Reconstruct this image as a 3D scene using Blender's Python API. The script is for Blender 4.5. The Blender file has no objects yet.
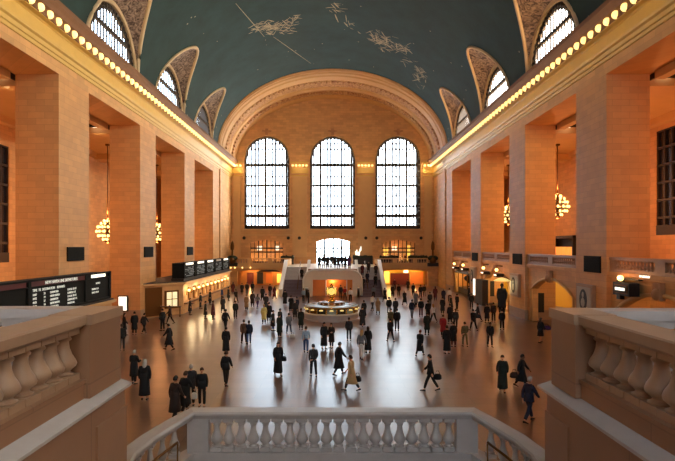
import bpy, bmesh, math, random
from mathutils import Vector, Matrix
random.seed(7)
sc = bpy.context.scene
C = sc.collection
PI = math.pi
# ---------------------------------------------------------------- camera
F = 529.0; EYE = 7.0; VX = 332.6; VY = 246.0
cam_d = bpy.data.cameras.new('camera'); cam = bpy.data.objects.new('camera', cam_d); C.objects.link(cam)
cam.location = (0, 0, EYE); cam.rotation_euler = (PI/2, 0, 0)
cam_d.sensor_width = 36; cam_d.lens = 36*F/675
cam_d.shift_x = (337.5-VX)/675; cam_d.shift_y = (VY-230.5)/675
cam_d.clip_start = .1; cam_d.clip_end = 500
sc.camera = cam
# ---------------------------------------------------------------- view, sky
vs = sc.view_settings
vs.view_transform = 'Standard'; vs.look = 'None'; vs.gamma = 1; vs.use_curve_mapping = False
vs.exposure = 0.15
w = bpy.data.worlds.new('sky'); sc.world = w; w.use_nodes = True
nt = w.node_tree; N = nt.nodes; L = nt.links
for n in list(N): N.remove(n)
out = N.new('ShaderNodeOutputWorld'); bg = N.new('ShaderNodeBackground'); L.new(bg.outputs[0], out.inputs[0])
tc = N.new('ShaderNodeTexCoord'); sx = N.new('ShaderNodeSeparateXYZ'); L.new(tc.outputs['Generated'], sx.inputs[0])
mr = N.new('ShaderNodeMapRange'); L.new(sx.outputs[0], mr.inputs[0])
mr.inputs[1].default_value = -.8; mr.inputs[2].default_value = .8; mr.inputs[3].default_value = 0; mr.inputs[4].default_value = 1
cr = N.new('ShaderNodeValToRGB'); L.new(mr.outputs[0], cr.inputs[0])
SKY_L, SKY_M, SKY_R = (.30, .42, .56, 1), (.74, .87, 1.0, 1), (1.0, .88, .68, 1)
S_LEFT, S_RIGHT, S_END, S_WEST = 0.8, 85.0, 17.0, 13.0
e = cr.color_ramp.elements; e[0].color = SKY_L; e[1].color = SKY_R
m_ = e.new(.5); m_.color = SKY_M
mr2 = N.new('ShaderNodeMapRange'); L.new(sx.outputs[0], mr2.inputs[0])
mr2.inputs[1].default_value = -.5; mr2.inputs[2].default_value = .5; mr2.inputs[3].default_value = S_LEFT; mr2.inputs[4].default_value = S_RIGHT
ab = N.new('ShaderNodeMath'); ab.operation = 'ABSOLUTE'; L.new(sx.outputs[1], ab.inputs[0])
mr3 = N.new('ShaderNodeMapRange'); L.new(ab.outputs[0], mr3.inputs[0]); mr3.inputs[1].default_value = .45; mr3.inputs[2].default_value = .75
mxs = N.new('ShaderNodeMix'); L.new(mr3.outputs[0], mxs.inputs[0]); L.new(mr2.outputs[0], mxs.inputs[2]); ew = N.new('ShaderNodeMapRange'); L.new(sx.outputs[1], ew.inputs[0]); ew.inputs[1].default_value = -.1; ew.inputs[2].default_value = .1; ew.inputs[3].default_value = S_WEST; ew.inputs[4].default_value = S_END; L.new(ew.outputs[0], mxs.inputs[3])
L.new(cr.outputs[0], bg.inputs[0]); L.new(mxs.outputs[0], bg.inputs[1])
# lamp strengths (the lamps themselves are built with their fittings)
P_CORNICE = 36.0; P_CHAND = 950.0; P_SHOP = 170.0
WARM = (1.0, .40, .14)
def point(name, loc, power, r=.13, color=WARM, parent=None):
    d = bpy.data.lights.new(name, 'POINT'); d.energy = power; d.color = color; d.shadow_soft_size = r; d.specular_factor = .35
    o = bpy.data.objects.new(name, d); C.objects.link(o); o.location = loc
    return o
def portal(loc, rot, sx_, sy_):
    d = bpy.data.lights.new('window_portal', 'AREA'); d.shape = 'RECTANGLE'; d.size = sx_; d.size_y = sy_
    o = bpy.data.objects.new('window_portal', d); C.objects.link(o); o.location = loc; o.rotation_euler = rot
    d.cycles.is_portal = True
for xx in (-11.9, 0, 11.85):
    portal((xx, 95.7, 18.5), (-PI/2, 0, 0), 8.2, 16.8)
    portal((xx, -8.9, 18.5), (PI/2, 0, 0), 8.2, 16.8)
BAYS = [-1.0, 14.2, 29.6, 44.8, 60.2, 75.6]
for yy in BAYS[1:]:
    for s in (-1, 1):
        portal((s*18.45, yy, 24.6), (0, s*PI/2, 0), 4.8, 9.2)
# ---------------------------------------------------------------- materials
def lin(r, g, b): return tuple(((c/255)/12.92 if c/255 <= .04045 else ((c/255+.055)/1.055)**2.4) for c in (r, g, b))+(1,)
def base(name):
    m = bpy.data.materials.new(name); m.use_nodes = True
    return m, m.node_tree, m.node_tree.nodes['Principled BSDF']
def mat(name, rgb, rough=.6, metal=0.0, noise=.0, scale=3.0, emit=None, es=0):
    m, t, b = base(name)
    c = lin(*rgb); b.inputs['Base Color'].default_value = c
    b.inputs['Roughness'].default_value = rough; b.inputs['Metallic'].default_value = metal
    if noise:
        nz = t.nodes.new('ShaderNodeTexNoise'); nz.inputs['Scale'].default_value = scale; nz.inputs['Detail'].default_value = 4
        g = t.nodes.new('ShaderNodeNewGeometry'); t.links.new(g.outputs['Position'], nz.inputs['Vector'])
        mx = t.nodes.new('ShaderNodeMix'); mx.data_type = 'RGBA'
        mx.inputs[6].default_value = tuple(v*(1-noise) for v in c[:3])+(1,); mx.inputs[7].default_value = tuple(min(1, v*(1+noise)) for v in c[:3])+(1,)
        t.links.new(nz.outputs[0], mx.inputs[0]); t.links.new(mx.outputs[2], b.inputs['Base Color'])
    if emit:
        b.inputs['Emission Color'].default_value = lin(*emit); b.inputs['Emission Strength'].default_value = es
    return m
def stone(name, rgb, var=.10, mort=.80, bw=1.15, rh=.42, rough=.62, flat=False, spec=.5, bump=0):
    m, t, b = base(name); n = t.nodes; l = t.links
    g = n.new('ShaderNodeNewGeometry'); s = n.new('ShaderNodeSeparateXYZ'); l.new(g.outputs['Position'], s.inputs[0])
    cb = n.new('ShaderNodeCombineXYZ')
    if flat:
        l.new(s.outputs[0], cb.inputs[0]); l.new(s.outputs[1], cb.inputs[1])
    else:
        a = n.new('ShaderNodeMath'); l.new(s.outputs[0], a.inputs[0]); l.new(s.outputs[1], a.inputs[1]); l.new(a.outputs[0], cb.inputs[0]); l.new(s.outputs[2], cb.inputs[1])
    br = n.new('ShaderNodeTexBrick'); l.new(cb.outputs[0], br.inputs['Vector'])
    br.inputs['Scale'].default_value = 1; br.inputs['Brick Width'].default_value = bw; br.inputs['Row Height'].default_value = rh
    br.inputs['Mortar Size'].default_value = .014; br.inputs['Mortar Smooth'].default_value = .3
    c = lin(*rgb)[:3]
    br.inputs['Color1'].default_value = tuple(v*(1-var) for v in c)+(1,); br.inputs['Color2'].default_value = tuple(min(1, v*(1+var)) for v in c)+(1,)
    br.inputs['Mortar'].default_value = tuple(v*mort for v in c)+(1,)
    nz = n.new('ShaderNodeTexNoise'); nz.inputs['Scale'].default_value = 1.3; nz.inputs['Detail'].default_value = 6; l.new(g.outputs['Position'], nz.inputs['Vector'])
    mr = n.new('ShaderNodeMapRange'); mr.inputs[3].default_value = .86; mr.inputs[4].default_value = 1.12; l.new(nz.outputs[0], mr.inputs[0])
    mx = n.new('ShaderNodeMix'); mx.data_type = 'RGBA'; mx.blend_type = 'MULTIPLY'; mx.inputs[0].default_value = 1
    l.new(br.outputs[0], mx.inputs[6]); l.new(mr.outputs[0], mx.inputs[7]); l.new(mx.outputs[2], b.inputs['Base Color'])
    b.inputs['Roughness'].default_value = rough; b.inputs['Specular IOR Level'].default_value = spec
    if bump:
        bp = n.new('ShaderNodeBump'); bp.inputs['Strength'].default_value = bump; bp.inputs['Distance'].default_value = .02
        n2 = n.new('ShaderNodeTexNoise'); n2.inputs['Scale'].default_value = .9; l.new(g.outputs['Position'], n2.inputs['Vector'])
        l.new(n2.outputs[0], bp.inputs['Height']); l.new(bp.outputs[0], b.inputs['Normal'])
    return m
M = {}
M['wall'] = stone('buff_stone_blocks', (210, 160, 104))
M['pier'] = stone('pier_stone_blocks', (208, 154, 98), var=.07)
M['plain'] = mat('buff_stone', (208, 166, 112), .6, noise=.12, scale=.8)
M['orn'] = mat('carved_buff_stone', (176, 128, 88), .7, noise=.45, scale=2.2)
M['gold'] = mat('gilded_plaster', (206, 170, 88), .45, noise=.1, scale=2)
M['marble'] = stone('polished_floor_slabs', (110, 80, 62), var=.16, mort=.55, bw=1.8, rh=.9, rough=.28, flat=True, spec=1.0, bump=.05)
M['balu'] = mat('balustrade_marble', (162, 130, 104), .42, noise=.14, scale=3)
M['balu2'] = mat('pale_balustrade_marble', (180, 170, 164), .42, noise=.12, scale=4)
M['fore'] = stone('parapet_marble', (146, 106, 78), var=.05, mort=.8, bw=2.6, rh=1.7, rough=.45)
M['dark'] = mat('dark_bronze', (46, 38, 32), .5, .3)
M['winframe'] = mat('dark_iron_window_frame', (52, 42, 36), .55, .2)
M['black'] = mat('black_enamel', (12, 12, 12), .5)
M['bronze'] = mat('bronze', (110, 74, 36), .4, .7)
M['brass'] = mat('polished_brass', (220, 170, 70), .25, .9)
M['bulb'] = mat('lit_bulb', (255, 240, 200), .5, emit=(255, 214, 130), es=1.3)
M['chbulb'] = mat('lit_chandelier_bulb', (255, 240, 200), .5, emit=(255, 205, 120), es=3)
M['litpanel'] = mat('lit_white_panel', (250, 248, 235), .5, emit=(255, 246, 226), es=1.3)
M['lityellow'] = mat('lit_yellow_window', (250, 220, 120), .5, emit=(255, 205, 90), es=.9)
M['litorange'] = mat('lit_orange_panel', (230, 130, 50), .5, emit=(240, 120, 40), es=.22)
M['letter'] = mat('pale_board_letters', (215, 215, 205), .6, emit=(220, 222, 210), es=.5)
M['dimletter'] = mat('grey_board_letters', (120, 128, 130), .6, emit=(130, 140, 145), es=.25)
M['orangewall'] = mat('orange_plaster', (214, 140, 70), .6, noise=.1)
M['clockface'] = mat('opal_clock_face', (250, 225, 140), .4, emit=(255, 214, 100), es=.8)
M['lampshade'] = mat('lit_pale_shade', (240, 225, 160), .5, emit=(255, 220, 130), es=.7)
M['matblack'] = mat('matt_black_grille', (10, 10, 10), .95)
M['paleplat'] = mat('pale_platform_marble', (222, 206, 182), .5, noise=.08)
M['ticketlit'] = mat('lit_ticket_glass', (230, 220, 180), .5, emit=(255, 236, 180), es=.7)
M['cornice'] = mat('brown_cornice_gap_shade', (120, 82, 54), .7, noise=.15)
M['orangeglow'] = mat('glowing_orange_panel', (240, 170, 90), .5, emit=(250, 160, 70), es=.7)
M['maroon'] = mat('maroon_header', (88, 22, 26), .5)
M['red'] = mat('red_panel', (120, 44, 26), .5)
M['yellow'] = mat('yellow_plaster', (226, 182, 70), .6)
M['white'] = mat('white_paint', (225, 220, 208), .5)
M['stair'] = mat('stair_tread_stone', (104, 80, 84), .5, noise=.1)
M['paper'] = mat('white_poster_paper', (176, 166, 148), .6)
M['ink'] = mat('dark_poster_ink', (38, 36, 38), .6)
M['counter'] = mat('grey_glass_top', (134, 150, 152), .25)
M['green'] = mat('dark_leaves', (30, 44, 24), .7, noise=.3, scale=8)
M['roofdark'] = mat('dark_roof_felt', (44, 36, 34), .7)
def glassmat():
    m = bpy.data.materials.new('window_glass'); m.use_nodes = True; t = m.node_tree; n = t.nodes
    for q in list(n): n.remove(q)
    o = n.new('ShaderNodeOutputMaterial'); mx = n.new('ShaderNodeMixShader'); tr = n.new('ShaderNodeBsdfTransparent'); gl = n.new('ShaderNodeBsdfGlossy')
    gl.inputs['Roughness'].default_value = .1; mx.inputs[0].default_value = .06; tr.inputs[0].default_value = (.93, .95, .95, 1)
    t.links.new(tr.outputs[0], mx.inputs[1]); t.links.new(gl.outputs[0], mx.inputs[2]); t.links.new(mx.outputs[0], o.inputs[0])
    return m
M['glass'] = glassmat()
def vaultmat():
    m, t, b = base('teal_painted_vault'); n = t.nodes; l = t.links
    g = n.new('ShaderNodeNewGeometry')
    nz = n.new('ShaderNodeTexNoise'); nz.inputs['Scale'].default_value = .35; nz.inputs['Detail'].default_value = 7; nz.inputs['Roughness'].default_value = .65; l.new(g.outputs['Position'], nz.inputs['Vector'])
    cr = n.new('ShaderNodeValToRGB'); cr.color_ramp.elements[0].position = .3; cr.color_ramp.elements[1].position = .75
    cr.color_ramp.elements[0].color = lin(20, 44, 42); cr.color_ramp.elements[1].color = lin(35, 66, 63); l.new(nz.outputs[0], cr.inputs[0])
    vo = n.new('ShaderNodeTexVoronoi'); vo.inputs['Scale'].default_value = .55; l.new(g.outputs['Position'], vo.inputs['Vector'])
    lt = n.new('ShaderNodeMath'); lt.operation = 'LESS_THAN'; lt.inputs[1].default_value = .05; l.new(vo.outputs['Distance'], lt.inputs[0])
    mx = n.new('ShaderNodeMix'); mx.data_type = 'RGBA'; mx.inputs[7].default_value = lin(170, 160, 130)
    l.new(lt.outputs[0], mx.inputs[0]); l.new(cr.outputs[0], mx.inputs[6]); l.new(mx.outputs[2], b.inputs['Base Color'])
    b.inputs['Roughness'].default_value = .8
    return m
def ornmat(name, c1, c2, sc_=2.4):
    m, t, b = base(name); n = t.nodes; l = t.links
    g = n.new('ShaderNodeNewGeometry'); nz = n.new('ShaderNodeTexNoise'); nz.inputs['Scale'].default_value = sc_; nz.inputs['Detail'].default_value = 5; nz.inputs['Distortion'].default_value = 2.5
    l.new(g.outputs['Position'], nz.inputs['Vector'])
    cr = n.new('ShaderNodeValToRGB'); cr.color_ramp.elements[0].position = .38; cr.color_ramp.elements[1].position = .62
    cr.color_ramp.elements[0].color = lin(*c1); cr.color_ramp.elements[1].color = lin(*c2); l.new(nz.outputs[0], cr.inputs[0]); l.new(cr.outputs[0], b.inputs['Base Color'])
    bp = n.new('ShaderNodeBump'); bp.inputs['Strength'].default_value = .5; bp.inputs['Distance'].default_value = .15; l.new(nz.outputs[0], bp.inputs['Height']); l.new(bp.outputs[0], b.inputs['Normal'])
    b.inputs['Roughness'].default_value = .75
    return m
M['lun'] = ornmat('carved_lunette_relief', (66, 50, 46), (160, 138, 124), 1.6)
M['rib'] = mat('pale_rib_plaster', (206, 180, 144), .6)
M['arch1'] = mat('archivolt_plaster', (206, 156, 94), .6, noise=.10, scale=1)
M['orn2'] = ornmat('carved_archivolt_band', (160, 108, 68), (206, 158, 100), 1.2)
M['dimglass'] = mat('dark_window_glass', (34, 34, 42), .15)
M['walk'] = mat('frosted_walkway_glass', (200, 205, 208), .4)
M['litstud'] = mat('pale_frame_studs', (210, 205, 190), .5)
M['vault'] = vaultmat()
M['gilt'] = mat('faded_gilt_paint', (168, 150, 112), .6, noise=.4, scale=3)
# ---------------------------------------------------------------- mesh helpers
class MB:
    def __init__(s): s.v = []; s.f = []; s.m = []; s.sm = []; s.cm = 0; s.smooth = False
    def add(s, vs, fs):
        o = len(s.v); s.v += [tuple(p) for p in vs]
        for f in fs: s.f.append(tuple(i+o for i in f)); s.m.append(s.cm); s.sm.append(s.smooth)
        return s
    def box(s, x0, x1, y0, y1, z0, z1):
        if x0 > x1: x0, x1 = x1, x0
        if y0 > y1: y0, y1 = y1, y0
        v = [(x, y, z) for z in (z0, z1) for y in (y0, y1) for x in (x0, x1)]
        return s.add(v, [(0, 2, 3, 1), (4, 5, 7, 6), (0, 1, 5, 4), (2, 6, 7, 3), (0, 4, 6, 2), (1, 3, 7, 5)])
    def loft(s, rings, close=True, caps=True):
        k = len(rings[0]); v = [p for r in rings for p in r]; f = []
        for i in range(len(rings)-1):
            for j in range(k if close else k-1):
                a = i*k+j; b = i*k+(j+1) % k; f.append((a, b, b+k, a+k))
        if caps and close: f.append(tuple(range(k-1, -1, -1))); f.append(tuple((len(rings)-1)*k+j for j in range(k)))
        return s.add(v, f)
    def prism(s, pts, a0, a1, axis='x'):      # polygon extruded along an axis; pts are the two other coordinates in xyz order
        mk = {'x': lambda p, a: (a, p[0], p[1]), 'y': lambda p, a: (p[0], a, p[1]), 'z': lambda p, a: (p[0], p[1], a)}[axis]
        return s.loft([[mk(p, a0) for p in pts], [mk(p, a1) for p in pts]])
    def lathe(s, prof, c, n=12, sm=True, sq=1.0):   # prof: (radius, z)
        o = s.smooth; s.smooth = sm
        s.loft([[(c[0]+r*math.cos(2*PI*j/n), c[1]+sq*r*math.sin(2*PI*j/n), c[2]+z) for j in range(n)] for r, z in prof]); s.smooth = o; return s
    def ball(s, c, rx, ry=None, rz=None, n=10, k=6):
        ry = ry or rx; rz = rz or rx
        rings = []
        for i in range(k+1):
            a = -PI/2+PI*i/k; r = max(.02, math.cos(a))
            rings.append([(c[0]+rx*r*math.cos(2*PI*j/n), c[1]+ry*r*math.sin(2*PI*j/n), c[2]+rz*math.sin(a)) for j in range(n)])
        o = s.smooth; s.smooth = True; s.loft(rings); s.smooth = o; return s
    def tube(s, pts, r, n=8):
        P = [Vector(p) for p in pts]; rings = []
        for i, p in enumerate(P):
            t = (P[min(i+1, len(P)-1)]-P[max(i-1, 0)]).normalized()
            up = Vector((0, 0, 1)) if abs(t.z) < .9 else Vector((1, 0, 0))
            a = t.cross(up).normalized(); b = a.cross(t)
            rr = r[i] if isinstance(r, (list, tuple)) else r
            rings.append([tuple(p+a*rr*math.cos(2*PI*j/n)+b*rr*math.sin(2*PI*j/n)) for j in range(n)])
        o = s.smooth; s.smooth = True; s.loft(rings); s.smooth = o; return s
    def sweep(s, pts, sec):                   # sec: (sideways, up) polygon along a polyline
        P = [Vector(p) for p in pts]; rings = []
        for i, p in enumerate(P):
            def nn(a, b):
                d = b-a; d.z = 0; d.normalize(); return Vector((d.y, -d.x, 0))
            if i == 0: n = nn(P[0], P[1])
            elif i == len(P)-1: n = nn(P[-2], P[-1])
            else:
                a = nn(P[i-1], p); b = nn(p, P[i+1]); n = (a+b).normalized(); n = n/max(.5, n.dot(a))
            rings.append([tuple(p+n*u+Vector((0, 0, v))) for u, v in sec])
        return s.loft(rings)
    def cols(s, xs, lo, hi, holes, pos, neg=None, depth=0):
        # a wall as thin columns between lo(x) and hi(x), cut by holes (x0, x1, zb(x), zt(x)); pos(x, z, d) -> point
        for a, b in zip(xs[:-1], xs[1:]):
            mid = (a+b)/2
            hs = sorted([h for h in holes if h[0]-1e-6 <= a and b <= h[1]+1e-6], key=lambda h: h[2](mid))
            cur = lo
            for h in hs+[None]:
                top = h[2] if h else hi
                if top(mid)-cur(mid) > 1e-3:
                    s.add([pos(a, cur(a), 0), pos(b, cur(b), 0), pos(b, top(b), 0), pos(a, top(a), 0)], [(0, 1, 2, 3)])
                    if depth: s.add([pos(a, cur(a), depth), pos(b, cur(b), depth), pos(b, top(b), depth), pos(a, top(a), depth)], [(3, 2, 1, 0)])
                if h and depth:
                    for q in (h[2], h[3]):
                        s.add([pos(a, q(a), 0), pos(b, q(b), 0), pos(b, q(b), depth), pos(a, q(a), depth)], [(0, 1, 2, 3)])
                if h: cur = h[3]
        if depth:
            for h in holes:
                for x in (h[0], h[1]):
                    if h[3](x)-h[2](x) > 1e-3:
                        s.add([pos(x, h[2](x), 0), pos(x, h[3](x), 0), pos(x, h[3](x), depth), pos(x, h[2](x), depth)], [(0, 1, 2, 3)])
        return s
    def build(s, name, mats, parent=None, origin=None, **tags):
        if not isinstance(mats, (list, tuple)): mats = [mats]
        o3 = Vector(origin) if origin is not None else (world_of(parent) if parent else Vector((0, 0, 0)))
        me = bpy.data.meshes.new(name); me.from_pydata([(p[0]-o3.x, p[1]-o3.y, p[2]-o3.z) for p in s.v], [], s.f)
        for m in mats: me.materials.append(M[m] if isinstance(m, str) else m)
        me.polygons.foreach_set('material_index', s.m); me.polygons.foreach_set('use_smooth', s.sm)
        bm = bmesh.new(); bm.from_mesh(me); bmesh.ops.recalc_face_normals(bm, faces=bm.faces); bm.to_mesh(me); bm.free()
        me.update()
        ob = bpy.data.objects.new(name, me); C.objects.link(ob)
        if parent: ob.parent = parent
        elif origin is not None: ob.location = o3
        for k, v in tags.items(): ob[k] = v
        return ob
def world_of(o):
    v = Vector((0, 0, 0))
    while o is not None: v += o.location; o = o.parent
    return v
def thing(name, label, cat, loc, group=None):
    o = bpy.data.objects.new(name, None); C.objects.link(o); o.location = loc; o.empty_display_size = .2
    o['label'] = label; o['category'] = cat
    if group: o['group'] = group
    return o
def tag(o, label, cat, group=None):
    o['label'] = label; o['category'] = cat
    if group: o['group'] = group
    return o
def copy_tree(o, parent=None):
    c = o.copy(); C.objects.link(c); c.parent = parent
    for ch in [q for q in CH.get(o.name, [])]: copy_tree(ch, c)
    return c
CH = {}
def children(o):
    return [q for q in bpy.data.objects if q.parent == o]
def struct(mb, name, mats, label=None):
    o = mb.build(name, mats); o['kind'] = 'structure'
    if label: o['label'] = label
    return o
def px(p, q, d): return ((p-VX)*d/F, d, EYE-(q-VY)*d/F)
def fl(p, q, z=0): d = (EYE-z)*F/(q-VY); return ((p-VX)*d/F, d)
def mixmb(*ms):
    r = MB()
    for m in ms:
        o = len(r.v); r.v += m.v; r.f += [tuple(i+o for i in f) for f in m.f]; r.m += m.m; r.sm += m.sm
    return r
# ================================================================ the hall itself
W = 18.3; YB = 95.8; YW = -9.0
VA, VZ, VR = 18.5, 22.3, 13.1             # vault: half width, spring height, rise
mb = MB(); mb.box(-30, 30, YW, 101, -.3, 0); struct(mb, 'floor', 'marble', 'polished reddish marble floor of the concourse')
def vz(x): return VZ+VR*math.sqrt(max(0, 1-(x/VA)**2))
# vault with the curved cut of each lunette
LR = 5.3
def groin(dy):                             # where the small cross vault meets the big one, at dy from its axis
    zt = VZ+math.sqrt(max(0, LR*LR-dy*dy)); s = 0.0; X = VA; Z = zt
    if zt-VZ < .02: return VA, VZ
    lo, hi = 0.0, 8.0
    for _ in range(40):
        s = (lo+hi)/2; X = VA-3.2*s/2; Z = zt+2.0*s/2
        if Z > vz(X): lo = s
        else: hi = s
    return X, Z
# columns of the vault
ys = []
y = YW
LY = [b for b in BAYS if b > 0]
cuts = set([YW, 85.0])
for b in LY:
    for i in range(33): cuts.add(round(b-LR*math.cos(PI*i/32), 4))
ys = sorted(cuts)
def phi0(y):
    for b in LY:
        if abs(y-b) <= LR+1e-4:
            X, Z = groin(min(LR, abs(y-b))); return math.acos(min(1, X/VA))
    return 0.0
NR = 28
for s, nm in ((-1, 'ceiling'),):
    mb = MB(); mb.smooth = True; rows = []
    for y in ys:
        p0 = phi0(y); r = []
        for i in range(2*NR+1):
            if i <= NR: a = p0+(PI/2-p0)*i/NR
            else: a = PI-(p0+(PI/2-p0)*(2*NR-i)/NR)
            r.append((VA*math.cos(a), y, VZ+VR*math.sin(a)))
        rows.append(r)
    mb.loft(rows, close=False, caps=False)
    mb.cm = 1; mb.smooth = False
    # generic gilt strokes painted on the vault
    def onvault(p, q):
        dx = (p-VX)/F; dz = -(q-VY)/F; lo, hi = 5, 120
        for _ in range(40):
            m = (lo+hi)/2; X = dx*m; Z = EYE+dz*m
            if abs(X) < VA and Z < vz(X): lo = m
            else: hi = m
        m = lo*.9985; return Vector((dx*m, m, EYE+dz*m))
    def stroke(p, q, ang, ln, wd, bend=0):
        pts = []
        for i in range(6):
            t = i/5-.5; a = ang+bend*t
            pts.append((p+ln*t*math.cos(ang)-bend*ln*t*t*math.sin(ang), q+ln*t*math.sin(ang)+bend*ln*t*t*math.cos(ang)))
        P = [onvault(a, b) for a, b in pts]; vv = []; 
        for i, v in enumerate(P):
            t = (P[min(5, i+1)]-P[max(0, i-1)]).normalized(); nrm = Vector((-v.x/VA**2, 0, -(v.z-VZ)/VR**2)).normalized()
            sd = t.cross(nrm)*wd*(1-abs(i/5-.5)*1.2); vv += [v+sd, v-sd]
        mb.add(vv, [(2*i, 2*i+1, 2*i+3, 2*i+2) for i in range(5)])
    rnd = random.Random(3)
    for cx, cy, rx, ry, ang, n in ((272, 27, 24, 6, -.12, 80), (296, 22, 10, 6, -.4, 16), (384, 42, 20, 7, .5, 85), (402, 48, 9, 5, .35, 22), (345, 20, 24, 5, .75, 12), (420, 74, 13, 9, .9, 34), (334, 6, 9, 7, .2, 9), (408, 62, 8, 6, .4, 8), (283, 32, 20, 3, -.12, 14)):
        for _ in range(n):
            u = rnd.gauss(0, .45); v = rnd.gauss(0, .45)
            p = cx+rx*u*math.cos(ang)-ry*v*math.sin(ang); q = cy+rx*u*math.sin(ang)+ry*v*math.cos(ang)
            if q > 3: stroke(p, q, ang+rnd.gauss(0, .45), rnd.uniform(3, 9), rnd.uniform(.03, .10), rnd.gauss(0, .1))
    stroke(250, 20, .86, 44, .05); stroke(292, 50, .62, 46, .05)
    o = struct(mb, 'ceiling', ['vault', 'gilt'], 'dark teal barrel vault with faded gilt line painting and stars')
# side walls over the openings + entablature, lunettes
for s, side in ((-1, 'left'), (1, 'right')):
    mb = MB()
    mb.prism([(s*18.3, 18.5), (s*18.3, 22.3), (s*21.2, 22.3), (s*21.2, 18.5)], YW, YB, 'y')
    mb.box(s*18.3, s*21.2, 85.4, YB, 0, 18.5)                    # solid end of the wall
    mb.box(s*18.12, s*18.3, 85.4, 86.6, 0, 22)                    # pilaster
    mb.box(s*18.3, s*21.2, YW, -6.3, 0, 18.5); mb.box(s*18.5, s*21.2, YB, 101, 0, 22.3)
    # outer aisle wall with tall windows
    z0, z1 = (5.5, 16.2) if s < 0 else (8.0, 17.6)
    hs = [(b-4.3, b+4.3, (lambda x: z0), (lambda x: z1)) for b in BAYS[1:]]
    xs = sorted(set([YW, 101]+[v for h in hs for v in h[:2]]))
    mb.cols(xs, lambda x: 0, lambda x: 18.6, hs, lambda a, z, d: (s*(30+d), a, z), depth=.5)
    mb.box(s*18.3, s*30.5, 100.5, 101, 0, 18.6); mb.box(s*18.3, s*30.5, YW-.5, YW, 0, 18.6)
    struct(mb, 'wall_'+side, 'wall', side+' wall of buff stone blocks above the tall openings')
    mb = MB(); mb.box(s*21.2, s*30.5, YW, 101, 18.6, 19.0)
    for b in BAYS+[91]:                                            # aisle ceiling beams and coffers
        mb.box(s*21.2, s*30, b+6.4, b+8.8, 17.9, 18.6)
    for b in BAYS: mb.box(s*21.25, s*21.9, b-5.3, b+5.3, 18.0, 18.6); mb.box(s*29.2, s*29.95, b-5.3, b+5.3, 18.0, 18.6)
    struct(mb, 'ceiling_aisle_'+side, 'plain')
    # entablature trim
    mb = MB()
    prof = [(18.32, 19.3), (18.22, 19.35), (18.2, 19.55), (18.12, 19.6), (18.1, 19.85), (17.98, 19.95), (17.95, 20.1), (18.12, 20.16), (18.12, 20.95), (18.0, 21.05), (17.7, 21.1), (17.65, 21.2), (17.7, 21.62), (17.4, 21.7), (17.36, 21.95), (17.2, 22.1), (17.2, 22.35), (17.9, 22.55), (18.5, 22.6), (18.5, 19.3)]
    mb.prism([(s*a, b) for a, b in prof], YW, YB, 'y')
    struct(mb, 'trim_1' if s < 0 else 'trim_2', 'gold', side+' gilded entablature running the length of the hall')
    mb = MB(); mb.prism([(s*17.72, 21.12), (s*17.62, 21.14), (s*17.66, 21.6), (s*17.42, 21.66), (s*17.3, 21.9), (s*17.14, 22.08), (s*17.14, 22.4), (s*17.9, 22.6)], YW, YB, 'y'); struct(mb, 'trim_11' if s < 0 else 'trim_12', 'cornice', side+' brown cornice band over the bulbs, with painted shade behind them')  # brown cornice; behind the bulbs its colour stands in for shade in the gaps
    # lunettes
    for k, b in enumerate(BAYS[1:]):
        T = [PI*i/32 for i in range(33)]
        mb = MB(); mb.smooth = True
        # cross vault surface, ornamented
        w_, g_ = [], []
        for t in T:
            dy = LR*math.cos(t); X, Z = groin(abs(dy)); w_.append((s*VA, b+dy, VZ+LR*math.sin(t))); g_.append((s*X, b+dy, Z))
        m_ = [tuple((a[j]+c[j])/2 for j in range(3)) for a, c in zip(w_, g_)]
        mb.loft([w_, m_, g_], close=False, caps=False)
        o = mb.build('ceiling_lunette_'+side, 'lun'); o['kind'] = 'structure'
        # pale rib along the groin
        mb = MB(); mb.smooth = True
        mb.tube([(g[0]-s*.02, g[1], g[2]-.02) for g in g_], .17, 6)
        o = mb.build('trim_rib_'+side, 'rib'); o['kind'] = 'structure'
        # window: ring wall, scroll band, frame, bars
        nm = 'window_%d' % (k+1+(10 if s > 0 else 0))
        def ring(r0, r1, x0, x1, m):
            q = MB()
            A = [(s*x0, b+r1*math.cos(t), VZ+.2+(r1)*math.sin(t)) for t in T]; B = [(s*x0, b+r0*math.cos(t), VZ+.2+r0*math.sin(t)) for t in T]
            D = [(s*x1, p[1], p[2]) for p in A]; E = [(s*x1, p[1], p[2]) for p in B]
            q.loft([A, B, E, D, A], close=False, caps=False); return q
        root = thing(nm, side+' arched lunette window above the cornice', 'window', (s*VA, b, VZ)); root['kind'] = 'structure'; del root['category']
        ring(4.75, 5.35, VA-.08, VA+.5, 0).build('window_surround', 'rib', root)
        q = MB(); 
        for t in range(26):
            a = PI*(t+.5)/26; q.ball((s*(VA+.1), b+4.5*math.cos(a), VZ+.2+4.5*math.sin(a)), .12, .2, .2, 8, 4)
        mixmb(ring(4.2, 4.76, VA+.12, VA+.3, 0), q).build('scroll_band', 'winframe', root)
        q = MB()
        for j in range(-7, 8):
            yy = j*.56
            if abs(yy) < 4.2: q.box(s*(VA+.15), s*(VA+.24), b+yy-.1, b+yy+.1, VZ+.2, VZ+.2+math.sqrt(4.25**2-yy*yy))
        for zz, ww in ((.3, 4.2), (2.6, 3.4)): q.box(s*(VA+.1), s*(VA+.3), b-ww, b+ww, VZ+zz, VZ+zz+.32)
        q.build('window_bars', 'winframe', root)
        q = MB(); pts = [(b+4.3*math.cos(t), VZ+.2+4.3*math.sin(t)) for t in T]; q.add([(s*(VA+.28), a, c) for a, c in pts], [tuple(range(len(pts)))]); q.build('pane', 'glass', root)
        # aisle window grid
        nm = 'window_%d' % (k+21+(10 if s > 0 else 0))
        root = thing(nm, side+' tall dark gridded aisle window', 'window', (s*30, b, z0)); root['kind'] = 'structure'; del root['category']
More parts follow.
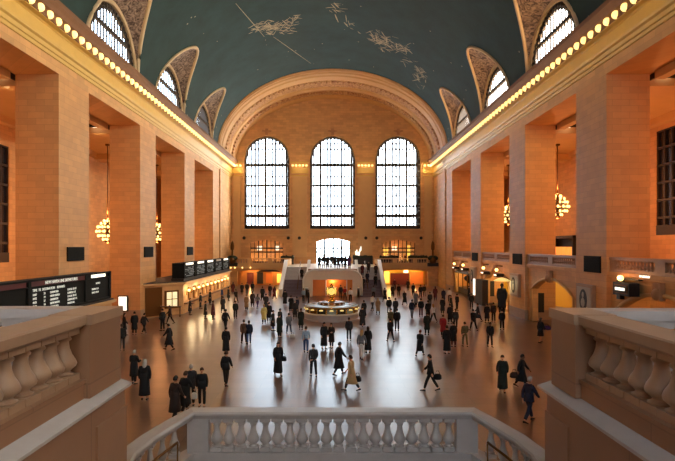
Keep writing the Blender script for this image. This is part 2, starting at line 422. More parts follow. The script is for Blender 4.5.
        q = MB()
        for j in range(9): q.box(s*30.1, s*30.25, b-4.3+j*8.6/8-.09, b-4.3+j*8.6/8+.09, z0, z1)
        for j in range(7): q.box(s*30.08, s*30.27, b-4.3, b+4.3, z0+j*(z1-z0)/6-.1, z0+j*(z1-z0)/6+.1)
        q.box(s*30.02, s*30.3, b-4.3, b+4.3, z0, z0+.9)
        q.build('window_frame', 'winframe', root)
        q = MB(); q.box(s*30.3, s*30.34, b-4.3, b+4.3, z0, z1); q.build('pane', 'dimglass', root)
    # side wall above the cornice between lunettes, seen as the vault foot
# piers
PY = [(-5.9, -1.3), (4.9, 9.3), (20.1, 24.5), (35.35, 39.75), (50.3, 54.75), (65.4, 70.1), (80.95, 85.4)]
PN = ['', 'beside the viewpoint', 'nearest the balcony', 'nearest in the photo', 'second from the front', 'third from the front', 'farthest, by the end wall']
for s, side in ((-1, 'left'), (1, 'right')):
    for k, (a, b) in enumerate(PY):
        if k == 0: continue
        root = thing('stone_pier', 'massive square buff stone pier on the %s side, %s' % (side, PN[k]), 'pier', (s*19.75, (a+b)/2, 0), 'stone piers of the %s side' % side)
        mb = MB(); mb.box(s*18.3, s*21.2, a, b, 0, 18.5); mb.build('pier_shaft', 'pier', root)
        mb = MB(); mb.box(s*18.24, s*21.26, a-.06, b+.06, 0, .9); mb.build('pier_base', 'balu', root)
# west wall behind the viewpoint, east end wall
def archhole(cx, hw, zb, zs):
    return (cx-hw, cx+hw, (lambda x: zb), (lambda x: zs+math.sqrt(max(0, hw*hw-(x-cx)**2))))
def seghole(cx, hw, zb, zs, rise):
    return (cx-hw, cx+hw, (lambda x: zb), (lambda x: zs+rise*(1-((x-cx)/hw)**2)))
WX = (-11.9, 0.0, 11.85); HW = 4.08
def lx(a, b, n): return [a+(b-a)*i/n for i in range(n+1)]
for nm, yy, sg in (('wall_east', YB, 1), ('wall_west', YW, -1)):
    hs = [archhole(c, HW, 10.1, 22.8) for c in WX]
    if sg > 0:
        hs += [seghole(-11.95, 3.0, 3.8, 7.5, .6), seghole(0.1, 3.1, 3.8, 7.7, .6), seghole(11.95, 3.0, 3.8, 7.5, .6)]
    xs = set([-18.5, 18.5])
    for h in hs:
        for v in lx(h[0], h[1], 24): xs.add(round(v, 4))
    for v in lx(-18.5, 18.5, 40): xs.add(round(v, 4))
    xs = sorted(xs); hs = [(round(h[0], 4), round(h[1], 4), h[2], h[3]) for h in hs]
    mb = MB(); mb.cols(xs, lambda x: 0, lambda x: vz(x)+.3, hs, lambda a, z, d: (a, yy+sg*d, z), depth=.9)
    struct(mb, nm, 'wall', 'end wall of buff stone with three tall arched windows')
    for i, c in enumerate(WX):
        root = thing('window_%d' % (41+i+(5 if sg < 0 else 0)), 'tall arched window of the end wall', 'w', (c, yy, 10.1)); root['kind'] = 'structure'; del root['category']
        y0 = yy+sg*.35; y1 = yy+sg*.5
        top = lambda x: 22.8+math.sqrt(max(0, HW*HW-x*x))
        q = MB(); n = 40
        A = []; 
        path = [(-HW, 10.1)]+[(-HW, z) for z in (14, 18, 22.8)]+[(-HW*math.cos(PI*i_/n), 22.8+HW*math.sin(PI*i_/n)) for i_ in range(1, n)]+[(HW, 22.8), (HW, 18), (HW, 14), (HW, 10.1)]
        def off(d): return [(x*(HW-d)/HW, 10.1+(z-10.1) if z <= 22.8 else 22.8+(z-22.8)*(HW-d)/HW) for x, z in path]
        P0, P1 = off(0), off(.42)
        q.loft([[(c+x, y0, z) for x, z in P0], [(c+x, y0, z) for x, z in P1], [(c+x, y1, z) for x, z in P1], [(c+x, y1, z) for x, z in P0]], close=False, caps=False)
        q.box(c-HW, c+HW, min(y0, y1), max(y0, y1), 10.1, 10.75)
        q.build('window_frame', 'winframe', root)
        q = MB()
        for x, z in off(.2)[::1]: q.ball((c+x, y0-sg*.03, z), .09, .06, .09, 6, 4)
        for j in range(10): 
            for sx_ in (-1, 1): q.ball((c+sx_*(HW-.2), y0-sg*.03, 11+j*1.2), .1, .06, .1, 6, 4)
        q.build('frame_studs', 'litstud', root)
        q = MB()
        for j in range(1, 13):
            x = -HW+j*2*HW/13; wv = .19 if j % 3 == 0 else .14
            q.box(c+x-wv, c+x+wv, min(y0, y1)+.02, max(y0, y1), 10.7, top(x)-.15)
        for z, hw_ in ((12.5, .26), (14.25, .17), (16.1, .07), (18.0, .17), (19.6, .07), (21.7, .24), (24.6, .09), (25.6, .07)):
            ww = HW if z < 22.8 else math.sqrt(HW*HW-(z-22.8)**2)
            q.box(c-ww, c+ww, min(y0, y1)-.02, max(y0, y1)+.02, z-hw_, z+hw_)
        q.build('window_bars', 'winframe', root)
        q = MB(); q.add([(c+x, y1+sg*.03, z) for x, z in P0], [tuple(range(len(P0)))]); q.build('pane', 'glass', root)
        if sg > 0:
            for z in (12.3, 14.3, 18.0, 22.0):
                q = MB(); q.box(c-HW, c+HW, y1+.1, y1+.9, z-.1, z+.02); q.build('glass_walkway', 'walk', root)
        q = MB(); q.box(c-HW-.25, c+HW+.25, yy-sg*.14, yy+sg*.3, 9.85, 10.1); o = q.build('window_sill', 'plain', root)
# sloped archivolt between vault and east wall
prof = [(84.7, -.25), (84.7, .12), (84.95, .12), (85.0, .3), (85.35, .34), (85.5, .5), (86.2, .56), (86.4, .74), (88.2, .80), (88.35, .92), (88.9, .94), (89.05, .82), (91.2, .92), (91.5, 1.15), (92.6, 1.2), (92.9, 1.42), (94.2, 1.46), (94.5, 1.62), (95.9, 1.7)]
TT = [PI*i/64 for i in range(65)]
def arc(y, ins): return [((VA-ins*.62)*math.cos(t), y, VZ-.15+(VR+.15-ins)*math.sin(t)) for t in TT]
for nm, seg, mt in (('trim_3', prof[:9], 'arch1'), ('trim_4', prof[8:13], 'orn2'), ('trim_5', prof[12:15], 'arch1'), ('trim_6', prof[14:17], 'orn2'), ('trim_7', prof[16:], 'arch1')):
    mb = MB(); mb.smooth = False; mb.loft([arc(y, i) for y, i in seg], close=False, caps=False)
    if mt == 'orn2':
        y0 = (seg[1][0]+seg[-2][0])/2; i0 = seg[1][1]
        for j in range(1, 60):
            t = PI*j/60; a = VA-(i0)*.62; r_ = VR+.15-i0
            mb.ball((a*math.cos(t), y0, VZ-.15+r_*math.sin(t)), .22, .45, .22, 6, 4)
    struct(mb, nm, mt, 'broad carved archivolt framing the end wall')
# entablature strips with pilasters on the east wall, between the windows
mb = MB()
segs = [(-18.3, -16.3), (-7.5, -4.4), (4.4, 7.45), (16.25, 18.3)]
for a, b in segs:
    mb.box(a, b, YB-.35, YB, 20.1, 20.9); mb.box(a, b, YB-.5, YB, 20.9, 21.1); mb.box(a, b, YB-.6, YB, 21.9, 22.2); mb.box(a, b, YB-.42, YB, 19.6, 19.8)
struct(mb, 'trim_8', 'gold')
for x_ in (-17, -5.9, 5.9, 17): point('end_wall_light', (x_, YB-2.2, 21.2), 110, .2, (1, .66, .3))
mb = MB()
for a, b in segs[1:3]: mb.box(a+.25, b-.25, YB-.22, YB, 5, 19.6)
for a in (-17.9, 16.6): mb.box(a, a+1.3, YB-.22, YB, 5, 19.6)
mb.box(-18.3, 18.3, YB-.2, YB, 8.9, 9.1)
struct(mb, 'trim_9', 'plain')
# rosettes, keystones
for x in (-6.0, 6.0, -8.0, 8.0, -16, 16):
    q = MB(); q.lathe([(.28, 0), (.3, .05), (.2, .12), (.08, .2)], (0, 0, 0), 10)
    q.v = [(x+p[0], YB-p[2]-.2, 8.45+p[1]) for p in q.v]
    tag(q.build('round_boss', 'dark', origin=(x, YB, 8.45)), 'dark round boss on the end wall, '+{-6: 'left of the central doors, inner one', 6: 'right of the central doors, inner one', -8: 'left of the central doors, outer one', 8: 'right of the central doors, outer one', -16: 'beyond the left upper doors', 16: 'beyond the right upper doors'}[int(x)], 'boss', 'round bosses above the end doors')
for i, c in enumerate(WX):
    q = MB(); q.box(c-.5, c+.5, YB-.3, YB, 27.6, 27.9); q.box(c-.25, c+.25, YB-.35, YB, 27.1, 28.2); q.ball((c-.6, YB-.15, 27.8), .3, .1, .15); q.ball((c+.6, YB-.15, 27.8), .3, .1, .15)
    tag(q.build('keystone', 'orn', origin=(c, YB, 27.1)), 'carved keystone above the %s arched end window' % ('left', 'central', 'right')[i], 'keystone', 'keystones over the end windows')
# doors on the upper level
for i, (c, hw) in enumerate(((-11.95, 3.0), (.1, 3.1), (11.95, 3.0))):
    root = thing('door_%d' % (i+1), 'glazed doors at the head of the end balcony', 'd', (c, YB, 3.8)); root['kind'] = 'structure'; del root['category']
    zt = 7.5 if i != 1 else 7.7
    q = MB(); y0, y1 = YB+.3, YB+.42
    n = 8
    for j in range(n+1):
        x = c-hw+j*2*hw/n; wv = (.1 if j % 2 == 0 else .05)*(1.7 if i == 1 else 1)
        q.box(x-wv, x+wv, y0, y1, 3.8, zt+.6*(1-((x-c)/hw)**2))
    for z in (5.9, 6.6): q.box(c-hw, c+hw, y0-.03, y1+.03, z-.12, z+.12)
    if i != 1: q.box(c-hw, c+hw, y0, y1, 3.8, 4.2)
    q.build('door_frame', 'winframe', root)
    q = MB(); q.box(c-hw, c+hw, y1+.02, y1+.05, 3.8, zt+.05); q.build('pane', 'glass', root)
mb = MB()
for c in (-11.95, 11.95): mb.box(c-4, c+4, 98.6, 98.8, 3.5, 9); mb.box(c-4, c+4, YB+.9, 98.8, 8.6, 8.8); mb.box(c-4, c-3.8, YB+.9, 98.7, 3.5, 8.7); mb.box(c+3.8, c+4, YB+.9, 98.7, 3.5, 8.7)
struct(mb, 'wall_vestibule', 'plain')
for x, lb in ((-13.6, 'left of'), (-10.3, 'right of')):
    q = MB(); q.box(x-.42, x+.42, 98.45, 98.6, 6.2, 7.0); tag(q.build('ceiling_lamp', 'litpanel', origin=(x, 98.5, 6.2)), 'bright white lamp panel behind the left upper doors, %s their middle' % lb, 'lamp', 'lamps behind the left doors')
for x, z0, z1, m_, lb in ((9.9, 4.4, 6.8, 'lityellow', 'yellow lit strip, left, behind the right upper doors'), (14.2, 4.4, 7.1, 'lityellow', 'yellow lit strip, right, behind the right upper doors'), (11.5, 6.2, 6.9, 'litpanel', 'white lit panel behind the middle of the right upper doors')):
    q = MB(); q.box(x-.4, x+.4, 98.4, 98.6, z0, z1); tag(q.build('lit_panel', m_, origin=(x, 98.5, z0)), lb, 'lit panel')  # plain glowing panels for the lamps behind the doors
point('shop_light', (11.95, 97.6, 6.8), 60); point('shop_light', (-11.95, 97.6, 6.8), 40)
# ================================================================ balustrades
BAL = [(.12, .34), (.15, .40), (.17, .30), (.20, .24), (.23, .30), (.29, .44), (.35, .48), (.42, .43), (.52, .31), (.64, .23), (.76, .20), (.79, .28), (.82, .30), (.84, .24), (.88, .30)]
_bm = {}
def bal_mesh(m, n=12):
    if (m, n) not in _bm:
        q = MB(); q.lathe([(r, z) for z, r in BAL], (0, 0, 0), n); q.box(-.42, .42, -.42, .42, 0, .125); q.box(-.42, .42, -.42, .42, .885, 1); o = q.build('baluster', m); _bm[(m, n)] = o.data; bpy.data.objects.remove(o)
    return _bm[(m, n)]
def add_balusters(root, pts, z0, z1, wd, spacing, m, n=12, skip=lambda p: False, label=None):
    P = [Vector(p) for p in pts]; seg = [(P[i+1]-P[i]).length for i in range(len(P)-1)]; T = sum(seg); k = max(1, int(T/spacing))
    ro = world_of(root)
    for j in range(k):
        t = (j+.5)*T/k; i = 0
        while t > seg[i] and i < len(seg)-1: t -= seg[i]; i += 1
        p = P[i].lerp(P[i+1], t/seg[i])
        if skip(p): continue
        o = bpy.data.objects.new('baluster', bal_mesh(m, n)); C.objects.link(o); o.parent = root
        o.location = (p.x-ro.x, p.y-ro.y, p.z+z0-ro.z); o.scale = (wd, wd, z1-z0)
def rect(a, b, c, d): return [(a, c), (b, c), (b, d), (a, d)]
# ================================================================ west balcony, where the photograph is taken
mb = MB()
mb.box(-18.3, -3.9, YW, 7.92, 4.6, 5.05); mb.box(3.9, 18.3, YW, 7.66, 4.6, 5.05); mb.box(-3.9, 3.9, YW, 2.6, 4.6, 5.05)
struct(mb, 'floor_balcony', 'fore')
mb = MB(); mb.box(-18.3, -3.9, 7.8, 7.9, 0, 4.6); mb.box(3.9, 18.3, 7.5, 7.65, 0, 4.6)
struct(mb, 'wall_balcony', 'fore')
for s, side in ((-1, 'left'), (1, 'right')):
    YE = 8.33 if s < 0 else 8.07
    root = thing('stair_parapet', 'big marble parapet with bulging balusters beside the stairwell, %s of the photo' % side, 'parapet', (s*3.6, 8.5, 0), 'stairwell parapets')
    q = MB(); q.box(s*3.27, s*3.9, 1.5, YE, 0, 4.74)
    q.box(s*3.24, s*3.27, 7.3, YE, .4, 4.5); q.box(s*3.245, s*3.27, 3.0, 6.6, .4, 4.3)
    q.build('lower_wall', 'fore', root)
    q = MB(); q.prism([(s*3.9, 4.74), (s*3.28, 4.74), (s*3.2, 4.79), (s*3.2, 4.83), (s*3.42, 4.90), (s*3.9, 4.90)], -1.5, YE+(.1 if s < 0 else .2), 'y'); q.build('ledge', 'balu2', root)
    q = MB(); q.box(s*3.42, s*3.84, -1.5, YE-.02, 4.9, 5.14); q.box(s*3.39, s*3.86, -1.5, YE-.02, 5.12, 5.17); q.build('plinth', 'fore', root)
    q = MB(); q.box(s*3.34, s*3.84, 7.28, YE, 4.9, 5.93); q.build('end_pier', 'fore', root)
    q = MB(); q.prism([(s*3.84, 5.87), (s*3.45, 5.87), (s*3.43, 5.91), (s*3.38, 5.92), (s*3.37, 6.03), (s*3.39, 6.05), (s*3.86, 6.05), (s*3.88, 6.03), (s*3.88, 5.91)], -1.5, YE, 'y')
    q.box(s*3.31, s*3.9, 7.26, YE+.03, 5.915, 6.055); q.build('coping', 'balu', root)
    add_balusters(root, [(s*3.63, 1.5, 0), (s*3.63, 7.28, 0)], 5.17, 5.88, .365, .315, 'balu', 16)
    root = thing('balcony_balustrade', 'stone balustrade along the balcony edge behind the %s parapet' % side, 'balustrade', (s*8, 8.3, 5.05), 'balcony edge balustrades')
    q = MB(); q.box(s*3.9, s*18.3, YE-.4, YE, 4.6, 5.17); q.build('plinth', 'fore', root)
    q = MB(); q.box(s*3.9, s*18.3, YE-.38, YE+.04, 5.91, 6.05); q.box(s*3.9, s*18.3, YE-.34, YE, 5.85, 5.91); q.build('coping', 'balu2', root)
    for x in (8.3, 12.9, 17.6): MB().box(s*x, s*(x+.6), YE-.36, YE, 5.17, 5.85).build('pedestal', 'fore', root)
    add_balusters(root, [(s*3.95, YE-.18, 0), (s*17.5, YE-.18, 0)], 5.17, 5.86, .34, .36, 'balu2', 12, skip=lambda p: any(x-.2 < abs(p.x) < x+.8 for x in (8.3, 12.9, 17.6)))
# stairs down from the balcony, landing
def steps(mb, y0, y1, z0, z1, x0, x1, n, zb=0):
    for i in range(n):
        mb.box(x0, x1, y0+(y1-y0)*i/n, y1, zb if i == 0 else z0+(z1-z0)*(i)/n-.02, z0+(z1-z0)*(i+1)/n)
q = MB()
for i in range(22): q.box(-3.27, 3.27, 2.6, 3.0+7.3*(22-i)/22, 1.4+3.65*i/22-.03 if i else 0, 1.4+3.65*(i+1)/22)
root = thing('grand_staircase', 'broad marble staircase dropping from the balcony to the landing behind the pale balustrade', 'staircase', (0, 6, 0))
q.build('upper_flight', 'balu2', root)
q = MB(); q.box(-3.9, 3.9, 10.3, 14.1, 0, 1.4); q.build('landing', 'balu2', root)
for s in (-1, 1):
    q = MB()
    for i in range(8): q.box(s*(3.9+i*.34), s*(3.9+(i+1)*.34), 9.0, 12.6-i*.12, 0, 1.4-(i+1)*.155)
    q.build('lower_flight', 'balu2', root)
# landing balustrade with curving flanks
root = thing('landing_balustrade', 'pale marble balustrade at the bottom of the photo with curving flanks', 'balustrade', (0, 13.8, 1.4))
ZC = 2.65
cp = [(-4.62, 11.2, 1.9), (-4.8, 11.75, 2.02), (-4.78, 12.3, 2.13), (-4.52, 12.85, 2.28), (-4.1, 13.35, 2.47), (-3.66, 13.8, ZC), (3.66, 13.8, ZC), (4.1, 13.35, 2.47), (4.55, 12.85, 2.28), (4.82, 12.3, 2.12), (4.86, 11.75, 2.0), (4.7, 11.2, 1.9)]
q = MB(); q.sweep(cp, [(-.24, 0), (-.2, -.05), (-.17, -.11), (.17, -.11), (.2, -.05), (.24, 0), (.24, .04), (.2, .08), (-.2, .08), (-.24, .04)]); q.build('coping', 'balu2', root)
q = MB(); q.sweep([(a, b, c-1.07) for a, b, c in cp], [(-.2, -1.6), (.2, -1.6), (.2, .02), (.24, .03), (.24, .1), (-.24, .1), (-.24, .03), (-.2, .02)]); q.build('plinth', 'balu2', root)
q = MB(); q.sweep([(a, b, c-1.62) for a, b, c in cp], [(-.34, -.1), (.34, -.1), (.34, 0), (.3, .05), (-.3, .05), (-.34, 0)]); q.build('base_moulding', 'balu2', root)
for a, b in ((-3.75, -3.2), (3.2, 3.75)): MB().box(a, b, 13.63, 13.97, 1.65, 2.56).build('pedestal', 'balu2', root)
add_balusters(root, [(-3.18, 13.8, 0), (3.18, 13.8, 0)], 1.68, 2.54, .33, .305, 'balu2', 16)
for s in (-1, 1):
    add_balusters(root, [(s*3.9, 13.52, 1.73), (s*4.5, 12.85, 1.32), (s*4.78, 12.3, 1.17), (s*4.8, 11.75, 1.05)], 0, .86, .27, .32, 'balu2', 14)
    root2 = thing('handrail', 'bronze handrail inside the %s curve of the landing balustrade' % ('left' if s < 0 else 'right'), 'handrail', (s*4.3, 12.6, 1.4), 'bronze stair handrails')
    q = MB(); q.tube([(s*3.85, 13.15, 2.12), (s*4.15, 12.75, 1.95), (s*4.4, 12.3, 1.8), (s*4.45, 11.7, 1.7), (s*4.35, 11.2, 1.6)], .035); q.build('rail', 'bronze', root2)
    q = MB()
    for a, b, z in ((3.85, 13.15, 2.12), (4.4, 12.3, 1.8), (4.35, 11.25, 1.6)): q.tube([(s*(a), b, z), (s*(a+.02), b, .5)], .02)
    q.build('rail_post', 'bronze', root2)
# ================================================================ cornice bulbs
q = MB(); q.ball((0, 0, 0), .27, .19, .27, 10, 6); q.cm = 1
bulb = q.build('cornice_bulb', ['bulb'], origin=(0, 0, 0)); bulb_me = bulb.data; bpy.data.objects.remove(bulb)
def cbulb(x, y, z, label, group, sc_=1):
    o = bpy.data.objects.new('cornice_bulb', bulb_me); C.objects.link(o); o.location = (x, y, z); o.scale = (sc_, sc_, sc_); tag(o, label, 'light bulb', group)
PZ = ['', '', 'nearest unseen', 'nearest visible', 'second visible', 'third visible', 'farthest']; GZ = ['nearest', 'nearest', 'second', 'third', 'farthest', 'end wall side']
for s, side in ((-1, 'left'), (1, 'right')):
    y = 19.5
    while y < 94.8:
        zn = next((('over the %s pier' % PZ[i]) for i, (a, b) in enumerate(PY) if a <= y <= b), None) or 'over the %s opening' % GZ[min(5, sum(1 for a, b in PY if y > b)-2)]
        cbulb(s*17.6, y, 21.38, 'round cream cornice bulb of the %s wall, %s' % (side, zn), 'cornice bulbs, %s wall, %s' % (side, zn))
        y += 1.03
    y = -6
    while y < 95:
        if y > 16: point('cornice_light', (s*16.1, y, 20.7), P_CORNICE, .25, (1, .68, .32))
        y += 3.6
for i, (a, b) in enumerate(segs):
    n = 5 if i in (1, 2) else 3
    for j in range(n): cbulb(a+(b-a)*(j+.5)/n, YB-.55, 21.5, 'round cream bulb on the end wall cornice, %s' % ('far left corner', 'between left and middle windows', 'between middle and right windows', 'far right corner')[i], 'end wall bulbs %s' % ('far left', 'left of middle', 'right of middle', 'far right')[i], .8)
# ================================================================ chandeliers
q = MB(); q.ball((0, 0, 0), .13, .13, .17, 8, 5); o = q.build('bulb', 'chbulb'); cb_me = o.data; bpy.data.objects.remove(o)
for s, b, z, shown in ((-1, 60.2, 8.7, 1), (1, 60.2, 11.5, 1), (-1, 75.6, 8.9, 1), (1, 75.6, 11.4, 1), (-1, 44.8, 8.7, 0), (1, 44.8, 11.5, 0), (-1, 29.6, 8.7, 0), (1, 29.6, 11.5, 0)):
    x = s*(25.6 if b < 70 else 25.1)
    lab = 'round tiered chandelier of glowing bulbs hanging in the %s aisle, %s' % ('left' if s < 0 else 'right', {60.2: 'the larger one in view', 75.6: 'the smaller farther one', 44.8: 'nearer bay', 29.6: 'nearest bay'}[b])
    if not shown:
        point('chandelier_light', (x, b, z), P_CHAND, .6); continue
    root = thing('chandelier', lab, 'chandelier', (x, b, z))
    q = MB(); q.tube([(x, b, z+1.2), (x, b, 18.55)], .05, 6); q.box(x-.2, x+.2, b-.2, b+.2, 18.4, 18.6); q.build('rod', 'bronze', root)
    q = MB()
    for tz, tr in ((-1.0, .5), (-.6, 1.0), (-.1, 1.2), (.4, 1.05), (.8, .75), (1.1, .4)):
        q.lathe([(tr-.12, tz-.14), (tr-.02, tz-.14), (tr-.02, tz-.06), (tr-.12, tz-.06)], (x, b, z), 20)
        n = max(5, int(2*PI*tr/.55))
        for j in range(n):
            o = bpy.data.objects.new('bulb', cb_me); C.objects.link(o); o.parent = root; o.location = (tr*math.cos(2*PI*j/n), tr*math.sin(2*PI*j/n), tz+.05)
    q.lathe([(.1, -1.4), (.3, -1.2), (.15, -.9), (.15, 1.2), (.3, 1.3), (.05, 1.5)], (x, b, z), 10)
    q.build('bronze_frame', 'bronze', root)
    point('chandelier_light', (x, b, z-1.7), P_CHAND*.5, .3); point('chandelier_light', (x, b, z+1.9), P_CHAND*.5, .3)
# ceiling hatches with lamps in the aisles
for s, y, pw, lb in ((-1, 36.2, 50, 'left aisle, nearer bay'), (-1, 50.9, 120, 'left aisle, second bay'), (1, 36.2, 5200, 'right aisle, nearer bay'), (1, 50.9, 5200, 'right aisle, second bay')):
    x = s*22.6; root = thing('ceiling_hatch', 'dark framed ceiling hatch with a bright lamp panel, '+lb, 'ceiling light', (x, y, 18.4))
    q = MB(); q.box(x-1.1, x+1.1, y-.9, y-.75, 18.25, 18.6); q.box(x-1.1, x+1.1, y+.75, y+.9, 18.25, 18.6); q.box(x-1.1, x-.95, y-.9, y+.9, 18.25, 18.6); q.box(x+.95, x+1.1, y-.9, y+.9, 18.25, 18.6); q.build('hatch_frame', 'dark', root)
    q = MB(); q.box(x-.6, x+.4, y-.5, y+.3, 18.45, 18.55); q.build('lamp_panel', 'litpanel', root)
    if s < 0: point('hatch_light', (x, y+.5, 18.0), pw, .25, (1, .66, .25)); continue
    d = bpy.data.lights.new('hatch_light', 'SPOT'); d.energy = pw; d.color = (1, .70, .28); d.spot_size = 1.0; d.spot_blend = .6; d.shadow_soft_size = .3; d.specular_factor = .3
    o = bpy.data.objects.new('hatch_light', d); C.objects.link(o); o.location = (x-.3, y+1.2, 18.0); o.rotation_euler = (Vector((19.6, y+14.3, 11.5))-o.location).to_track_quat('-Z', 'Y').to_euler()
# ================================================================ square grilles on the piers
for s, y, dy, z0, z1, lb in ((-1, 37.6, 1.2, 5.95, 6.93, 'on the nearest left pier'), (-1, 52.5, 1.25, 5.9, 6.93, 'on the second left pier'), (-1, 67.7, 1.3, 5.85, 6.9, 'on the third left pier'), (1, 37.2, 1.15, 5.15, 6.3, 'on the nearest right pier'), (1, 52.3, 1.25, 5.2, 6.25, 'on the second right pier'), (1, 67.9, 1.3, 5.1, 6.15, 'on the third right pier')):
    q = MB(); q.box(s*18.2, s*18.3, y-dy, y+dy, z0, z1)
    for j in range(9): q.box(s*18.17, s*18.2, y-dy+.06, y+dy-.06, z0+.05+j*(z1-z0-.1)/9, z0+.05+(j+.5)*(z1-z0-.1)/9)
    tag(q.build('loudspeaker_grille', 'matblack', origin=(s*18.3, y, z0)), 'black square loudspeaker grille '+lb, 'loudspeaker')
# ================================================================ text
def text(s_, size, m, loc, right, parent, name='lettering', ext=.01):
    cu = bpy.data.curves.new('t', 'FONT'); cu.body = s_; cu.size = size; cu.extrude = ext; cu.align_x = 'LEFT'; cu.resolution_u = 2
    o = bpy.data.objects.new('t', cu); C.objects.link(o); dg = bpy.context.evaluated_depsgraph_get(); me = bpy.data.meshes.new_from_object(o.evaluated_get(dg))
    bpy.data.objects.remove(o); r = Vector(right).normalized(); up = Vector((0, 0, 1)); n = r.cross(up); po = world_of(parent)
    for v in me.vertices: v.co = Vector(loc)+r*v.co.x+up*v.co.y+n*v.co.z-po
    me.materials.clear(); me.materials.append(M[m]); me.name = name
    ob = bpy.data.objects.new(name, me); C.objects.link(ob); ob.parent = parent; return ob
# ================================================================ left ticket offices and departure boards
BX = -15.4
def office(y0, y1, label, nwin, first=False):
    root = thing('ticket_office', label, 'ticket office', (-17.2, (y0+y1)/2, 0))
    q = MB()
    q.cols(sorted(set([y0, y1]+[v for k in range(nwin) for v in (y0+1.4+k*(y1-y0-2)/nwin, y0+2.6+k*(y1-y0-2)/nwin)])), lambda x: 0, lambda x: 3.1,
        [(y0+1.4+k*(y1-y0-2)/nwin, y0+2.6+k*(y1-y0-2)/nwin, (lambda x: 1.15), (lambda x: 2.6)) for k in range(nwin)], lambda a, z, d: (BX-d, a, z), depth=.4)
    q.box(-19.9, BX-.01, y0, y0+.3, 0, 3.1); q.box(-19.9, BX-.01, y1-.3, y1, 0, 3.1); q.box(-20, -19.8, y0, y1, 0, 3.1)
    q.build('office_wall', 'wall', root)
    q = MB(); q.box(-20.1, BX+.25, y0-.3, y1+.2, 3.1, 3.28); q.build('roof_cornice', 'plain', root)
    q = MB(); q.box(-20.0, BX+.1, y0-.2, y1+.1, 3.28, 3.36); q.build('roof', 'roofdark', root)
    q = MB(); q.box(BX, BX+.35, y0, y1, 1.0, 1.1); q.build('counter', 'bronze', root)
    for k in range(nwin):
        a = y0+1.4+k*(y1-y0-2)/nwin
        w1 = MB(); w1.box(BX-.5, BX-.42, a-.05, a+1.25, 1.1, 2.65); w = w1.build('ticket_window', 'lityellow', root)
        w1 = MB(); w1.box(BX-.3, BX-.2, a, a+.1, 1.15, 2.6); w1.box(BX-.3, BX-.2, a+1.1, a+1.2, 1.15, 2.6); w1.box(BX-.3, BX-.2, a+.55, a+.65, 1.15, 2.6); w1.box(BX-.3, BX-.2, a, a+1.2, 1.15, 1.3); w1.build('window_frame', 'bronze', root)
        w1 = MB(); w1.ball((BX+.28, a-.55, 2.35), .13); w1.build('sconce_globe', 'chbulb', root)
        w1 = MB(); w1.tube([(BX, a-.55, 2.05), (BX+.25, a-.55, 2.1), (BX+.28, a-.55, 2.22)], .03, 6); w1.box(BX, BX+.05, a-.65, a-.45, 1.85, 2.25); w1.build('sconce_bracket', 'brass', root)
        if not first and k % 2 == 0: point('sconce_light', (BX+.6, a-.55, 2.4), 70, .13, (1, .75, .4))
    return root
o1 = office(54.8, 79.6, 'long low stone ticket office with lit windows and sconces under the far departure boards', 11)
# slanting end wall of the office facing the balcony: lit window and bronze panel
OA, OB = Vector((-18.28, 51.3, 0)), Vector((-15.4, 54.5, 0)); OU = (OB-OA).normalized(); OL = (OB-OA).length; ON = Vector((OU.y, -OU.x, 0))
def obl(q, u0, u1, w0, w1, z0, z1):
    P_ = [OA+OU*u+ON*w_ for u, w_ in ((u0, w0), (u1, w0), (u1, w1), (u0, w1))]
    return q.loft([[(p.x, p.y, z) for p in P_] for z in (z0, z1)])
q = MB(); q.prism([(-18.28, 51.3), (-15.4, 54.5), (-15.4, 54.9), (-18.28, 54.9)], 0, 3.1, 'z'); q.build('end_wall', 'wall', o1)
q = MB(); q.prism([(-18.28, 50.9), (-15.15, 54.4), (-15.15, 54.9), (-18.28, 54.9)], 3.1, 3.28, 'z'); q.build('end_cornice', 'plain', o1)
q = MB(); q.prism([(-18.28, 51.0), (-15.3, 54.5), (-15.3, 54.9), (-18.28, 54.9)], 3.28, 3.36, 'z'); q.build('end_roof', 'roofdark', o1)
obl(MB(), 2.2, 3.75, 0, .08, .7, 2.5).build('end_window_frame', 'bronze', o1)
obl(MB(), 2.4, 3.55, .06, .11, .85, 2.35).build('end_window', 'ticketlit', o1)
q = obl(obl(MB(), 2.93, 3.0, .1, .14, .85, 2.35), 2.4, 3.55, .1, .14, 1.6, 1.68); q.build('end_window_bars', 'bronze', o1)
obl(MB(), .1, 1.9, 0, .05, .1, 2.9).build('end_panel', 'bronze', o1)
q = MB()
for x in (-17.0, -16.0, -15.1): q.box(x-.05, x+.05, 52.3, 52.4, 0, 1.0)
q.box(-17.05, -15.0, 52.1, 52.5, .95, 1.05)
tag(q.build('writing_desk', 'bronze', origin=(-16.0, 52.3, 0)), 'slim bronze writing desk standing before the end window of the ticket office', 'desk')
o2 = office(14.0, 36.9, 'near ticket office carrying the big departures board, mostly hidden by the parapet', 9, True)
